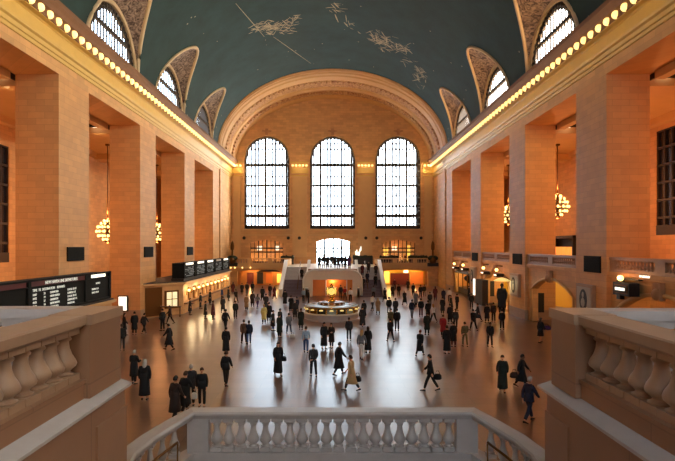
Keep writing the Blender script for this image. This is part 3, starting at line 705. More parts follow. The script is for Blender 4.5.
# far boards
names = [('TRACK  TIME', 57.2), ('ARRIVALS', 62.4), ('DEPARTURES', 68.0), ('TRACKS', 73.6)]
q = MB(); q.box(-16.75, BX-.05, 54.9, 79.2, 3.36, 3.62); ro = thing('departure_board_plinth', 'dark plinth carrying the row of far departure boards on the ticket office roof', 'plinth', (-16, 67, 3.36)); q.build('plinth_body', 'dark', ro)
for k in range(5):
    y0 = 55.0+k*4.85; y1 = y0+4.5
    root = thing('departure_board', 'black departure board on the far ticket office, %s' % ('nearest of its row of five', 'second nearest of its row of five', 'middle of its row of five', 'second farthest of its row of five', 'farthest of its row of five')[k], 'departure board', (-16, (y0+y1)/2, 3.62), 'far departure boards')
    q = MB(); q.box(-16.7, BX-.1, y0, y1, 3.62, 5.2); q.box(BX-.1, BX, y0, y0+.25, 3.62, 5.26); q.box(BX-.1, BX, y1-.25, y1, 3.62, 5.26); q.box(BX-.1, BX, y0, y1, 4.85, 4.93); q.build('board_case', 'matblack', root)
    q = MB(); q.box(BX-.1, BX-.03, y0+.9, y1-.9, 4.98, 5.2); q.build('lit_header', 'litpanel' if k != 3 else 'paper', root)
    q = MB(); rr = random.Random(k)
    for r_ in range(6):
        z = 3.8+r_*.17; y = y0+.4
        while y < y1-.6:
            ln = rr.uniform(.1, .6)
            if rr.random() < .75: q.box(BX-.1, BX-.07, y, y+ln, z, z+.07)
            y += ln+.1
    q.build('text_rows', 'dimletter', root)
# near board
root = thing('departure_board', 'big black departures board with maroon header and white lettering above the left parapet', 'departure board', (-16, 30, 3.36))
q = MB(); q.box(-16.7, BX-.12, 14.5, 36.8, 3.36, 5.2)
for y in (14.5, 26.8, 33.0, 36.55): q.box(BX-.12, BX, y, y+.25, 3.4, 5.26)
q.box(BX-.12, BX, 14.5, 36.8, 3.4, 3.52); q.box(BX-.12, BX, 14.5, 36.8, 5.16, 5.26); q.box(BX-.12, BX-.02, 14.5, 36.8, 4.84, 4.9)
q.build('board_case', 'matblack', root)
q = MB(); q.box(BX-.12, BX-.06, 27.05, 33.0, 4.9, 5.16); q.box(BX-.12, BX-.06, 14.75, 26.7, 4.9, 5.16); q.build('header_panel', 'maroon', root)
q = MB(); q.box(BX-.12, BX-.06, 34.0, 36.0, 4.94, 5.13); q.build('lit_header', 'litpanel', root)
text('NEW HAVEN LINE DEPARTURES', .25, 'letter', (BX-.03, 28.4, 4.95), (0, 1, 0), root, 'header_lettering')
text('TIME  TK  DESTINATION    REMARKS', .20, 'letter', (BX-.08, 27.3, 4.62), (0, 1, 0), root, 'column_headings')
rows = [('10:07', '23', 'STAMFORD', 'LOCAL 125 ST'), ('10:22', '19', 'NEW HAVEN', 'EXPRESS 1 ST'), ('10:35', '27', 'HARRISON', 'LOCAL 125 ST'), ('10:52', '14', 'NEW HAVEN', 'STAMFORD 1 S'), ('11:07', '22', 'STAMFORD', 'MAKES ALL'), ('11:22', '18', 'NEW HAVEN', 'EXPRESS 1')]
for k, r_ in enumerate(rows):
    z = 4.40-k*.2
    for y, t_ in zip((27.3, 28.35, 29.0, 30.9), r_): text(t_, .17, 'letter', (BX-.08, y, z), (0, 1, 0), root, 'board_row')
text('NOTICE', .17, 'letter', (BX-.08, 34.6, 4.5), (0, 1, 0), root, 'board_row')
for k, t_ in enumerate(('TRAINS 1 2 3', 'TRACK 18 20')): text(t_, .17, 'letter', (BX-.08, 34.0, 4.15-.22*k), (0, 1, 0), root, 'board_row')
# lit poster on the second left pier
root = thing('lit_poster', 'small bright white lit poster on the face of the second left pier', 'poster', (-19.9, 50.2, .9))
q = MB(); q.box(-20.35, -19.4, 50.08, 50.24, .8, 2.3); q.build('frame', 'dark', root)
q = MB(); q.box(-20.25, -19.5, 50.04, 50.09, .9, 2.2); q.build('lit_sheet', 'litpanel', root)
# ================================================================ right wall: arched screens between the piers with galleries above
gaps = [(9.3, 20.1), (24.5, 35.35), (39.75, 50.3), (54.75, 65.4), (70.1, 80.95)]
GN = ['', 'nearest', 'second', 'third', 'farthest']
for k, (a, b) in enumerate(gaps):
    c = (a+b)/2
    mb = MB()
    hw = (b-a)/2-.9
    h = seghole(c, hw, 0, 3.0, 1.2)
    xs = sorted(set([round(v, 4) for v in [a, b]+lx(h[0], h[1], 20)])); h = (round(h[0], 4), round(h[1], 4), h[2], h[3])
    mb.cols(xs, lambda x: 0, lambda x: 5.3, [h], lambda u, z, d: (18.6+d, u, z), depth=.6)
    mb.box(18.45, 18.6, a, b, 4.95, 5.1); mb.box(18.4, 18.6, a, b, 5.1, 5.3)
    o = struct(mb, 'wall_arched_screen', 'wall', 'low wall with a wide flat arch between right piers')
    mb = MB(); mb.box(19.2, 30, a-.02, b+.02, 4.9, 5.3); struct(mb, 'floor_gallery', 'plain')
    mb = MB(); mb.box(26.2, 26.5, a-4.5, b+.2, 0, 4.9); struct(mb, 'wall_passage', 'yellow' if k > 2 else 'wall')
    # arch moulding
    P = [(18.55, h[0]+(h[1]-h[0])*i/20, h[3](h[0]+(h[1]-h[0])*i/20)) for i in range(21)]
    mb = MB(); mb.tube([(18.56, h[0], 0)]+P+[(18.56, h[1], 0)], .13, 6); struct(mb, 'trim_arch', 'plain')
    if k == 0: point('passage_light', (22.5, c, 4.2), P_SHOP); continue
    q = MB(); q.box(18.3, 18.62, c-.35, c+.35, 3.9, 4.9); q.ball((18.35, c, 4.25), .3, .3, .35); tag(q.build('keystone', 'orn', origin=(18.5, c, 3.9)), 'carved keystone over the %s right arch' % GN[k], 'keystone', None)
    root = thing('gallery_balustrade', 'stone balustrade of the right gallery over the %s arch' % GN[k], 'balustrade', (18.7, c, 5.3), 'right gallery balustrades')
    q = MB(); q.box(18.5, 18.9, a, b, 5.3, 5.5); q.build('plinth', 'balu', root)
    q = MB(); q.box(18.46, 18.94, a, b, 6.08, 6.26); q.build('coping', 'balu', root)
    for y in (a, c-.45, b-.6): MB().box(18.52, 18.88, y, y+(.9 if y == c-.45 else .6), 5.5, 6.08).build('pedestal', 'balu', root)
    for y0, y1 in ((a+.6, c-.45), (c+.45, b-.6)): add_balusters(root, [(18.7, y0, 0), (18.7, y1, 0)], 5.5, 6.08, .27, .34, 'balu', 10)
    point('passage_light', (21.3, c+1.5, 3.9), P_SHOP*(4 if k == 4 else 2.2 if k > 2 else .7), .2, (1, .62, .24) if k < 3 else (1, .74, .32))
    point('passage_light', (24.3, c-2.5, 4.0), P_SHOP*(.5 if k > 2 else .15), .2)
# slim black boards seen through the arches
for d_, x0, x1, z0, z1, lb in ((50.3, 19.4, 20.06, .7, 2.54, 'second'), (65.4, 19.25, 19.95, .8, 2.67, 'third')):
    q = MB(); q.box(x0, x1, d_-.14, d_, z0, z1); q.box(x0+.06, x1-.06, d_-.17, d_-.14, z0+.08, z1-.08)
    tag(q.build('notice_board', 'black', origin=(x0, d_, z0)), 'narrow upright black notice board on the %s right pier inside the arch' % lb, 'notice board')
# framed posters on the right piers
for y, z0, lb in ((38.0, 2.0, 'nearest'), (52.7, 2.0, 'second'), (68.4, 2.05, 'third')):
    root = thing('framed_poster', 'framed pale poster with a dark oval picture on the %s right pier' % lb, 'poster', (18.3, y, z0))
    q = MB(); q.box(18.05, 18.3, y-1.25, y+1.25, z0, z0+2.25); q.build('frame', 'balu', root)
    q = MB(); q.box(18.0, 18.06, y-1.0, y+1.0, z0+.2, z0+2.05); q.build('sheet', 'paper', root)
    q = MB(); A = [(y+.55*math.cos(2*PI*i/20), z0+1.12+.78*math.sin(2*PI*i/20)) for i in range(20)]; q.prism(A, 17.97, 18.01, 'x'); q.build('oval_picture', 'ink', root)
    q = MB(); q.ball((17.97, y, z0+1.5), .02, .16, .22); q.ball((17.97, y, z0+.95), .02, .3, .35); q.build('pale_figure', 'paper', root)
# wall lanterns with small lit trays
for y, x in ((72.3, 0), (77.6, 0), (57.6, 0), (62.6, 0)):
    nm = {72.3: 'nearer over the farthest right arch', 77.6: 'farther over the farthest right arch', 57.6: 'nearer over the third right arch', 62.6: 'farther over the third right arch'}[y]
    root = thing('wall_lantern', 'globe lantern on a dark lit box, '+nm, 'wall lamp', (18.4, y, 4))
    q = MB(); q.box(17.7, 18.5, y-.5, y+.5, 3.65, 4.0); q.tube([(18.5, y, 4.8), (17.9, y, 4.85), (17.85, y, 4.55)], .05, 6); q.build('sign_box', 'dark', root)
    q = MB(); q.box(17.66, 17.71, y-.4, y+.4, 3.78, 3.9); q.build('lit_strip', 'litpanel', root)
    q = MB(); q.ball((17.85, y, 4.4), .19); q.build('globe', 'chbulb', root)
    point('lantern_light', (17.4, y, 4.3), 45, .15)
root = thing('platform_sign', 'black box sign with a white lit strip and globe lamp over the nearest right arch', 'sign', (18.3, 32.5, 4))
q = MB(); q.box(17.75, 18.4, 31.7, 33.5, 3.95, 4.75); q.box(18.2, 18.5, 31.5, 34.0, 4.9, 5.0); q.box(18.3, 18.6, 33.7, 34.1, 3.6, 5.05); q.build('sign_case', 'black', root)
q = MB(); q.box(17.72, 17.76, 31.85, 33.35, 4.08, 4.62); q.build('sign_border', 'bronze', root)
q = MB(); q.box(17.69, 17.73, 31.95, 33.25, 4.15, 4.55); q.build('sign_face', 'black', root)
q = MB()
for j in range(7): q.box(17.67, 17.70, 32.05+j*.155, 32.19+j*.155, 4.27, 4.44)
q.build('lit_characters', 'litpanel', root)
q = MB(); q.ball((17.9, 32.9, 5.0), .19); q.build('globe', 'chbulb', root)
point('lantern_light', (17.5, 32.9, 5.2), 40, .15)
q = MB()
for j, y in enumerate((30.7, 30.95, 31.2, 31.5)): q.box(18.35, 18.41, y, y+.16, 5.13, 5.25)
tag(q.build('lit_lettering', 'litpanel', origin=(18.4, 31, 5.1)), 'tiny row of lit characters under the nearest right balustrade', 'lettering')
# gallery display shelf
root = thing('display_shelf', 'dark shelf over glowing orange panels in the gallery behind the second right pier', 'display shelf', (27.5, 62.5, 5.3))
q = MB(); q.box(27.0, 28.0, 59.5, 65.5, 7.9, 8.2); q.box(27.9, 28.0, 59.5, 65.5, 5.3, 8.2); q.box(27, 28, 65.3, 65.5, 5.3, 8.2); q.box(27, 28, 59.5, 59.7, 5.3, 8.2); q.build('cabinet', 'dark', root)
q = MB()
for j in range(5): q.box(27.3, 27.5, 59.9+j*1.1, 60.8+j*1.1, 5.9, 6.9)
q.build('orange_panel', 'orangeglow', root)
q = MB(); q.box(27.2, 27.5, 59.7, 65.3, 5.3, 5.9); q.build('white_counter', 'white', root)
# far right shop front with awning and dark figure-shaped urn
root = thing('news_kiosk', 'glowing kiosk with curved dark awning and black counter inside the farthest right arch', 'kiosk', (18.6, 75.5, 0))
q = MB(); q.box(18.9, 22.5, 71.5, 79.5, 0, .9); q.build('counter', 'black', root)
q = MB(); q.box(21.0, 21.1, 71.2, 79.8, .5, 3.4); q.build('lit_back', 'lityellow', root)
q = MB(); q.loft([[(18.3+1.2*u, 71.2, 3.2+.5*math.sin(u*PI/2)-.12*v) for u, v in ((0, 0), (.5, 0), (1, 0), (1, 1), (.5, 1), (0, 1))], [(18.3+1.2*u, 79.8, 3.2+.5*math.sin(u*PI/2)-.12*v) for u, v in ((0, 0), (.5, 0), (1, 0), (1, 1), (.5, 1), (0, 1))]]); q.build('awning', 'dark', root)
q = MB(); q.lathe([(.45, .9), (.2, 1.2), (.3, 1.6), (1.0, 2.2), (1.1, 2.5), (.7, 2.8), (.2, 2.9)], (19.8, 75.5, 0), 14); q.build('black_urn', 'black', root)
for y in (71.3, 74.2, 76.9, 79.6): MB().box(18.85, 19.0, y, y+.12, .9, 3.2).build('post', 'bronze', root)
root = thing('lit_display', 'tall narrow bright display beside a dark cabinet at the third right pier', 'display', (18.0, 64, 0))
q = MB(); q.box(17.5, 18.2, 61.9, 64.9, 0, 3.0); q.build('cabinet', 'dark', root)
q = MB(); q.box(17.6, 18.0, 65.1, 66.3, 0.9, 2.9); q.build('lit_face', 'litpanel', root)
q = MB(); q.box(17.5, 18.2, 64.95, 66.4, 0, .9); q.build('base', 'bronze', root)
# ================================================================ east end: balcony, platform, twin stairs
mb = MB()
zb = 3.8
mb.box(-18.3, -7.2, 91.8, YB, 3.3, zb); mb.box(7.2, 18.3, 91.8, YB, 3.3, zb)
mb.box(-18.3, -7.2, 91.6, 92.0, 3.15, 3.75); mb.box(7.2, 18.3, 91.6, 92.0, 3.15, 3.75)
struct(mb, 'floor_end_balcony', 'plain')
mb = MB(); mb.box(-7.2, 7.2, 81.0, YB, 0, zb); mb.box(-3.4, 3.4, 74.2, 81, 0, zb)
struct(mb, 'floor_platform', 'paleplat')
# wall under the end balcony, with openings to the passages
mb = MB()
for s in (-1, 1):
    hs = [(8.0, 16.6, (lambda x: 0), (lambda x: 2.55+.35*(1-((x-12.3)/4.3)**2)))]
    mb.cols(sorted(set([7.2, 18.3]+[round(v, 4) for v in lx(8.0, 16.6, 16)])), lambda x: 0, lambda x: 3.3, hs, lambda a, z, d: (s*a, 92.0+d, z), depth=.5)
struct(mb, 'wall_under_balcony', 'wall')
for s, side in ((-1, 'left'), (1, 'right')):
    mb = MB(); mb.box(s*8.0, s*16.6, 95.3, 95.5, 0, 3.3); struct(mb, 'wall_passage_end_'+side, 'yellow' if s > 0 else 'orangewall')
    root = thing('end_balustrade', 'stone balustrade of the end balcony, %s of the platform' % side, 'balustrade', (s*12, 91.8, zb), 'end balcony balustrades')
    q = MB(); q.box(s*7.3, s*18.2, 91.7, 92.0, zb, 4.1); q.build('plinth', 'plain', root)
    q = MB(); q.box(s*7.3, s*18.2, 91.65, 92.05, 4.72, 4.9); q.build('coping', 'plain', root)
    for x in (7.3, 10.4, 13.9, 17.4): MB().box(s*x, s*(x+.8), 91.7, 92.0, 4.1, 4.72).build('pedestal', 'plain', root)
    for x in (8.1, 11.2, 14.7): add_balusters(root, [(s*x, 91.85, 0), (s*(x+(2.3 if x < 9 else 2.7)), 91.85, 0)], 4.1, 4.72, .3, .4, 'balu', 8)
    # stairs
    root = thing('end_stair', 'wide flight of dark purplish steps rising %s of the central platform' % side, 'staircase', (s*5.3, 73, 0))
    for lo, hi, m_, nm in ((0, 12, 'stair', 'lower_steps'), (12, 22, 'balu2', 'upper_steps')):
        q = MB()
        for i in range(lo, hi): q.box(s*3.75, s*6.95, 72.8+8.3*i/22, 81.0, max(0, 3.8*i/22-.05), 3.8*(i+1)/22)
        q.build(nm, m_, root)
    q = MB(); q.prism([(72.4, 0), (72.4, .95), (73.0, 1.15), (81.0, 4.75), (81.6, 4.75), (81.6, 0)], s*6.95, s*7.3, 'x'); q.build('outer_parapet', 'paleplat', root)
    q = MB(); q.prism([(72.3, .95), (72.3, 1.1), (73.0, 1.3), (81.0, 4.9), (81.8, 4.9), (81.8, 4.78), (81, 4.74), (73, 1.14)], s*6.88, s*7.4, 'x'); q.build('outer_coping', 'white', root)
    q = MB(); q.prism([(73.0, 0), (73.0, 1.15), (81.0, 4.75), (81.0, 0)], s*3.4, s*3.75, 'x'); q.build('inner_parapet', 'paleplat', root)
    q = MB(); q.prism([(72.9, 1.1), (72.9, 1.25), (81.0, 4.9), (81.0, 4.75)], s*3.36, s*3.82, 'x'); q.build('inner_coping', 'white', root)
    q = MB(); q.tube([(s*4.9, 73.2, 1.0), (s*4.9, 81, 4.7)], .05, 6); q.build('handrail', 'bronze', root)
    # balustrade closing the landing at the top
    q = thing('landing_parapet', 'solid stone parapet closing the upper landing, %s side' % side, 'parapet', (s*7.3, 87, zb))
    m2 = MB(); m2.box(s*7.15, s*7.4, 81.6, 92, zb, 4.8); m2.build('parapet_body', 'plain', q)
# rounded pale front of the platform with a warm niche
root = thing('end_platform', 'pale marble platform front with rounded shoulders between the two end stairs', 'platform', (0, 73.4, 0))
P = []
for i in range(9): t = PI-PI/2*i/8; P.append((-2.6+1.45*math.cos(t), 2.2+1.45*math.sin(t)))
top = lambda x: 3.65 if abs(x) < 2.6 else 2.2+math.sqrt(max(0, 1.45**2-(abs(x)-2.6)**2))
hs = [(-2.75, 2.75, (lambda x: 0), (lambda x: 2.35))]
q = MB(); xs = sorted(set([round(v, 4) for v in lx(-4.05, -2.6, 8)+[-2.75, 2.75]+lx(2.6, 4.05, 8)+lx(-2.6, 2.6, 4)]))
q.cols(xs, lambda x: 0, top, hs, lambda a, z, d: (a, 73.0+d, z), depth=.5); q.build('front_wall', 'paleplat', root)
q = MB(); pts = [(-4.05, 72.95, 0)]; 
q.tube([(-4.05, 72.95, 0), (-4.05, 72.95, 1.2)]+[(x, 72.95, z) for x, z in P]+[(-x, 72.95, z) for x, z in P[::-1]]+[(4.05, 72.95, 1.2), (4.05, 72.95, 0)], .13, 6); q.build('rounded_rib', 'white', root)
q = MB(); q.box(-2.6, 2.6, 72.9, 73.5, 3.65, 3.85); q.box(-3.4, 3.4, 73.2, 74.2, 3.6, 3.8); q.build('top_ledge', 'balu', root)
q = MB(); q.box(-2.8, 2.8, 74.1, 74.19, 0, 3.4); q.build('niche_back', 'orangewall', root)
q = MB(); q.box(-1.0, -.85, 74.0, 74.1, 0, 2.3); q.box(1.9, 2.05, 74, 74.1, 0, 2.3); q.build('niche_posts', 'white', root)
point('niche_light', (0, 73.7, 2.1), 90, .15)
# passage contents under the balcony
for s, x0, x1, z0, z1, m_, nm, lb, ct in ((-1, 9.0, 10.0, .4, 2.0, 'lityellow', 'shop_window', 'glowing yellow shop window at the right end of the left passage', 'shop window'), (-1, 10.8, 12.0, .3, 2.1, 'litorange', 'shop_window', 'orange shop window in the middle of the left passage', 'shop window'), (-1, 12.5, 13.6, .2, 2.3, 'dark', 'passage_doorway', 'dark doorway in the left passage under the balcony', 'doorway'), (-1, 14.2, 15.4, .2, 2.2, 'red', 'shop_panel', 'dark red panel at the left end of the left passage', 'panel'),
    (1, 8.6, 10.2, .3, 2.4, 'lityellow', 'shop_window', 'glowing yellow shop window at the left end of the right passage', 'shop window'), (1, 10.4, 13.8, .0, 2.1, 'red', 'shop_panel', 'broad red shop panel in the right passage under the balcony', 'panel'), (1, 14.0, 16.3, .1, 2.3, 'litorange', 'shop_window', 'orange shop window at the right end of the right passage', 'shop window'), (1, 12.8, 13.6, 2.2, 2.6, 'litpanel', 'lit_sign', 'small bright sign above the red panel of the right passage', 'sign')):
    q = MB(); q.box(s*x0, s*x1, 95.15, 95.3, z0, z1); q.box(s*(x0+.05), s*(x0+.1), 95.1, 95.16, z0, z1); q.box(s*(x1-.1), s*(x1-.05), 95.1, 95.16, z0, z1)
    tag(q.build(nm, m_, origin=(s*x0, 95.2, z0)), lb, ct)
for s in (-1, 1):
    for x in (10, 14.5): point('passage_light', (s*x, 93.6, 2.5), 130, .1, (1, .62, .22))
    q = MB()
    for x in (8.7, 11.2, 13.8, 16): q.ball((s*x, 92.7, 2.2), .14)
for j, x in enumerate((-17.6, -16.9, -15.6, -14.2)):
    q = MB(); q.ball((x, 91.4, 3.25), .12); q.tube([(x, 91.62, 3.3), (x, 91.4, 3.3)], .03, 6)
    tag(q.build('globe_sconce', 'chbulb', origin=(x, 91.5, 2.7)), 'small globe sconce under the left end balcony, %s' % ('first from the left corner', 'second from the left corner', 'third from the left corner', 'fourth from the left corner')[j], 'wall lamp', 'globe sconces under the left end balcony')
q = MB(); q.prism([(-13.6, 2.35), (-12.6, 2.75), (-10, 2.8), (-9, 2.45), (-10, 2.5), (-12.6, 2.45)], 92.8, 93.6, 'y'); q.box(-13, -12.9, 93.2, 93.3, 2.7, 3.3); q.box(-9.9, -9.8, 93.2, 93.3, 2.7, 3.3)
tag(q.build('hanging_banner', 'dark', origin=(-11.3, 93.2, 2.4)), 'dark sagging banner hanging in the mouth of the left passage', 'banner')
q = MB(); q.box(8.7, 9.0, 92.7, 92.9, 0, 2.7); tag(q.build('brass_post', 'brass', origin=(8.85, 92.8, 0)), 'brass post at the left edge of the right passage', 'post')
# corner lamp standards and plants, cafe
for x, s in ((-17.3, 'left'), (17.3, 'right')):
    root = thing('lamp_standard', 'tall dark bronze lamp standard at the %s corner of the end balcony' % s, 'lamp', (x, 91.2, 4.9))
    q = MB(); q.lathe([(.55, 4.0), (.6, 4.6), (.5, 5.0), (.2, 5.2), (.16, 6.3), (.3, 6.4), (.33, 7.0), (.22, 7.6), (.05, 7.9)], (x, 91.3, 0), 12); q.build('post', 'bronze', root)
    q = MB(); q.box(x-.9, x+.9, 90.9, 91.7, 3.5, 4.1); q.build('base', 'dark', root)
    q = MB(); q.ball((x, 91.3, 4.9), .95, .5, .5, 9, 6); q.build('foliage', 'green', root)
def hedge(x0, x1, lb):
    root = thing('planter', lb, 'planter', ((x0+x1)/2, 92.3, 4.7))
    q = MB(); q.box(x0, x1, 92.1, 92.6, 3.8, 4.95); q.build('trough', 'dark', root)
    q = MB(); rr = random.Random(x0*10); x = x0+.1
    while x < x1: q.ball((x, 92.35, 5.05), rr.uniform(.18, .3), .25, rr.uniform(.2, .42), 6, 4); x += .28
    q.build('leaves', 'green', root)
hedge(3.6, 7.0, 'dark leafy planter right of the central upper doors'); hedge(8.3, 11, 'dark leafy planter at the left end of the balcony restaurant'); hedge(13.2, 16.4, 'dark leafy planter at the right end of the balcony restaurant'); hedge(-9, -6.8, 'small dark planter left of the central upper doors')
root = thing('flame_light', 'pale upward-leaning flame shaped white light standing on the right end balcony', 'sculpture', (4.6, 93, 4.9))  # glowing shape standing in for a flame-like white light
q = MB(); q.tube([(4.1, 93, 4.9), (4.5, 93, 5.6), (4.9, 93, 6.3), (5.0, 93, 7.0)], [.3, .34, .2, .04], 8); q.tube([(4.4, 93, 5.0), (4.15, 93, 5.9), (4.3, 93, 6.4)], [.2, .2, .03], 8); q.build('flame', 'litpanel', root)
q = MB(); q.box(3.8, 4.9, 92.7, 93.3, 3.8, 4.95); q.build('pedestal', 'dark', root)
for j, x in enumerate((9.0, 10.6, 12.2, 13.9, 15.3)):
    root = thing('cafe_table', 'small white-clothed cafe table of the end balcony, %s' % ('leftmost', 'second from the left', 'middle one', 'second from the right', 'rightmost')[j], 'table', (x, 93.4, 3.8), 'cafe tables on the right end balcony')
    q = MB(); q.lathe([(.45, .74), (.47, .78)], (x, 93.4, 3.8), 12); q.build('cloth', 'white', root)
    q = MB(); q.lathe([(.25, 0), (.05, .05), (.05, .74)], (x, 93.4, 3.8), 8); q.build('pedestal', 'dark', root)
    q = MB(); q.lathe([(.05, .0), (.05, .1), (.13, .14), (.1, .32)], (x, 93.4, 4.58), 8); tag(q.build('table_lamp', 'chbulb', origin=(x, 93.4, 4.58)), 'tiny glowing lamp on the %s cafe table' % ('leftmost', 'second from left', 'middle', 'second from right', 'rightmost')[j], 'lamp', 'table lamps of the balcony cafe')
# ================================================================ information booth
cx, cy = -.1, 51.0
root = thing('information_booth', 'round marble and brass information booth with grey top in the middle of the floor', 'booth', (cx, cy, 0))
c0 = (cx, cy, 0)
q = MB(); q.lathe([(2.72, 0), (2.72, .12), (2.62, .15), (2.6, .55), (2.55, .58)], c0, 40, False); q.build('marble_base', 'balu2', root)
q = MB(); q.lathe([(2.5, .58), (2.82, .6), (2.82, .68), (2.5, .7)], c0, 40, False); q.build('counter_ledge', 'white', root)
q = MB()
for j in range(16):
    a = 2*PI*(j+.5)/16; t = (-math.sin(a), math.cos(a)); p = (cx+2.5*math.cos(a), cy+2.5*math.sin(a))
    q.tube([(p[0], p[1], .68), (p[0], p[1], 1.24)], .06, 6)
q.lathe([(2.4, 1.18), (2.6, 1.18), (2.62, 1.27), (2.4, 1.3)], c0, 40, False); q.build('brass_frame', 'brass', root)
for j in range(16):
    a0, a1 = 2*PI*(j+.56)/16, 2*PI*(j+1.44)/16
    q = MB(); A = [(cx+2.45*math.cos(a0+(a1-a0)*i/3), cy+2.45*math.sin(a0+(a1-a0)*i/3)) for i in range(4)]; B = [(cx+2.4*math.cos(a0+(a1-a0)*i/3), cy+2.4*math.sin(a0+(a1-a0)*i/3)) for i in range(4)]
    z0, z1 = (.7, 1.18)
    for u, v in zip(range(3), range(1, 4)):
        q.add([(A[u][0], A[u][1], z0), (A[v][0], A[v][1], z0), (A[v][0], A[v][1], z1), (A[u][0], A[u][1], z1)], [(0, 1, 2, 3)])
    o = q.build('service_window', ['dark', 'bronze', 'black', 'counter', 'dark', 'counter', 'bronze', 'black'][j % 8], root)
for j in range(16):
    a = 2*PI*j/16; q = MB(); q.lathe([(.2, 0), (.16, .08), (.03, .12)], (cx+2.5*math.cos(a), cy+2.5*math.sin(a), 1.0), 8); q.build('lit_shade', 'lampshade', root)
q = MB(); q.lathe([(2.0, 1.24), (2.48, 1.24), (2.52, 1.3), (2.45, 1.36), (1.2, 1.42), (.3, 1.44)], c0, 40, False); q.build('roof', 'counter', root)
q = MB(); q.lathe([(1.25, 1.38), (1.25, 1.6), (1.15, 1.64), (.6, 1.66)], c0, 30, False); q.build('drum', 'bronze', root)
q = MB()
for j in range(14):
    a = 2*PI*j/14; q.box(cx+1.26*math.cos(a)-.07, cx+1.26*math.cos(a)+.07, cy+1.26*math.sin(a)-.07, cy+1.26*math.sin(a)+.07, 1.42, 1.58)
q.build('drum_leaflets', 'white', root)
root = thing('brass_clock', 'gold four-faced ball clock standing on top of the round information booth', 'clock', (cx, cy, 1.66))
q = MB(); q.lathe([(.36, 1.66), (.4, 1.72), (.24, 1.82), (.16, 2.0), (.3, 2.1), (.36, 2.16), (.22, 2.24)], c0, 16); q.build('pedestal', 'brass', root)
q = MB(); q.ball((cx, cy, 2.66), .46, .46, .46, 20, 12); q.build('ball_case', 'brass', root)
q = MB(); q.lathe([(.2, 3.08), (.1, 3.15), (.13, 3.22), (.04, 3.38)], c0, 10); q.build('finial', 'brass', root)
for j in range(4):
    a = PI/4*0+PI/2*j; dx, dy = math.cos(a), math.sin(a)
    q = MB(); ring = lambda r, d: [(cx+dx*d-dy*r*math.cos(2*PI*i/24), cy+dy*d+dx*r*math.cos(2*PI*i/24), 2.66+r*math.sin(2*PI*i/24)) for i in range(24)]
    q.loft([ring(.33, .3), ring(.33, .475)]); f = q.build('opal_face', 'clockface', root)
    q = MB(); q.loft([ring(.33, .44), ring(.37, .44), ring(.37, .5), ring(.33, .5)], caps=False); q.build('bezel', 'brass', f)
    q = MB(); q.tube([(cx+dx*.485, cy+dy*.485, 2.66), (cx+dx*.485-dy*.1, cy+dy*.485+dx*.1, 2.82)], .015, 5); q.tube([(cx+dx*.485, cy+dy*.485, 2.66), (cx+dx*.485+dy*.2, cy+dy*.485-dx*.2, 2.72)], .012, 5); q.build('hands', 'black', f)
point('booth_light', (cx, cy-2.2, 1.7), 12, .1)
# ================================================================ people
def applied(ob, mats, name):
    dg = bpy.context.evaluated_depsgraph_get(); dg.update(); me = bpy.data.meshes.new_from_object(ob.evaluated_get(dg)); me.name = name
    bpy.data.objects.remove(ob); me.materials.clear()
    for m in mats: me.materials.append(M[m])
    for p in me.polygons: p.use_smooth = True
    return me
def skin(name, V, E, R, root, mats, sub=1, extra=None):
    me = bpy.data.meshes.new(name); me.from_pydata(V, E, []); ob = bpy.data.objects.new(name, me); C.objects.link(ob)
    sk = ob.modifiers.new('s', 'SKIN'); sk.use_smooth_shade = True
    for i, d in enumerate(me.skin_vertices[0].data):
        r = R[i]; d.radius = r if isinstance(r, tuple) else (r, r); d.use_root = (i == root)
    sb = ob.modifiers.new('u', 'SUBSURF'); sb.levels = sub; sb.render_levels = sub
    out = applied(ob, mats, name)
    if extra is not None:
        bm = bmesh.new(); bm.from_mesh(out); 
        vs_ = [bm.verts.new(v) for v in extra.v]
        for f, m in zip(extra.f, extra.m):
            try: nf = bm.faces.new([vs_[i] for i in f]); nf.material_index = m; nf.smooth = True
            except ValueError: pass
        bm.to_mesh(out); bm.free()
    return out
def rad(a): return a*PI/180
M['skin'] = mat('skin', (205, 150, 118), .6); M['skin2'] = mat('darker_skin', (120, 78, 56), .6)
M['eye'] = mat('eye', (25, 20, 18), .3)
COL = {'black': (17, 17, 19), 'dark grey': (42, 42, 44), 'navy': (24, 30, 52), 'dark green': (26, 36, 28), 'dark brown': (44, 30, 24), 'brown': (96, 62, 42), 'beige': (188, 156, 108), 'red': (150, 28, 30), 'dark red': (84, 24, 28), 'white': (220, 218, 212), 'pale blue': (150, 170, 190), 'grey': (112, 114, 118), 'olive': (92, 86, 56), 'yellow': (206, 190, 110), 'blue': (40, 66, 116), 'jeans blue': (62, 84, 128), 'purple': (76, 44, 92), 'tan': (150, 118, 82)}
for k_, v_ in COL.items(): M['cloth '+k_] = mat(k_.replace(' ', '_')+'_cloth', v_, .85)
HAIRC = {'black': (20, 16, 14), 'brown': (58, 38, 24), 'grey': (168, 164, 158), 'blond': (178, 140, 86), 'red': (120, 56, 28), 'bald': (205, 150, 118)}
for k_, v_ in HAIRC.items(): M['hair '+k_] = mat(k_+'_hair', v_, .7)
M['shoe'] = mat('black_leather_shoe', (16, 14, 13), .4)
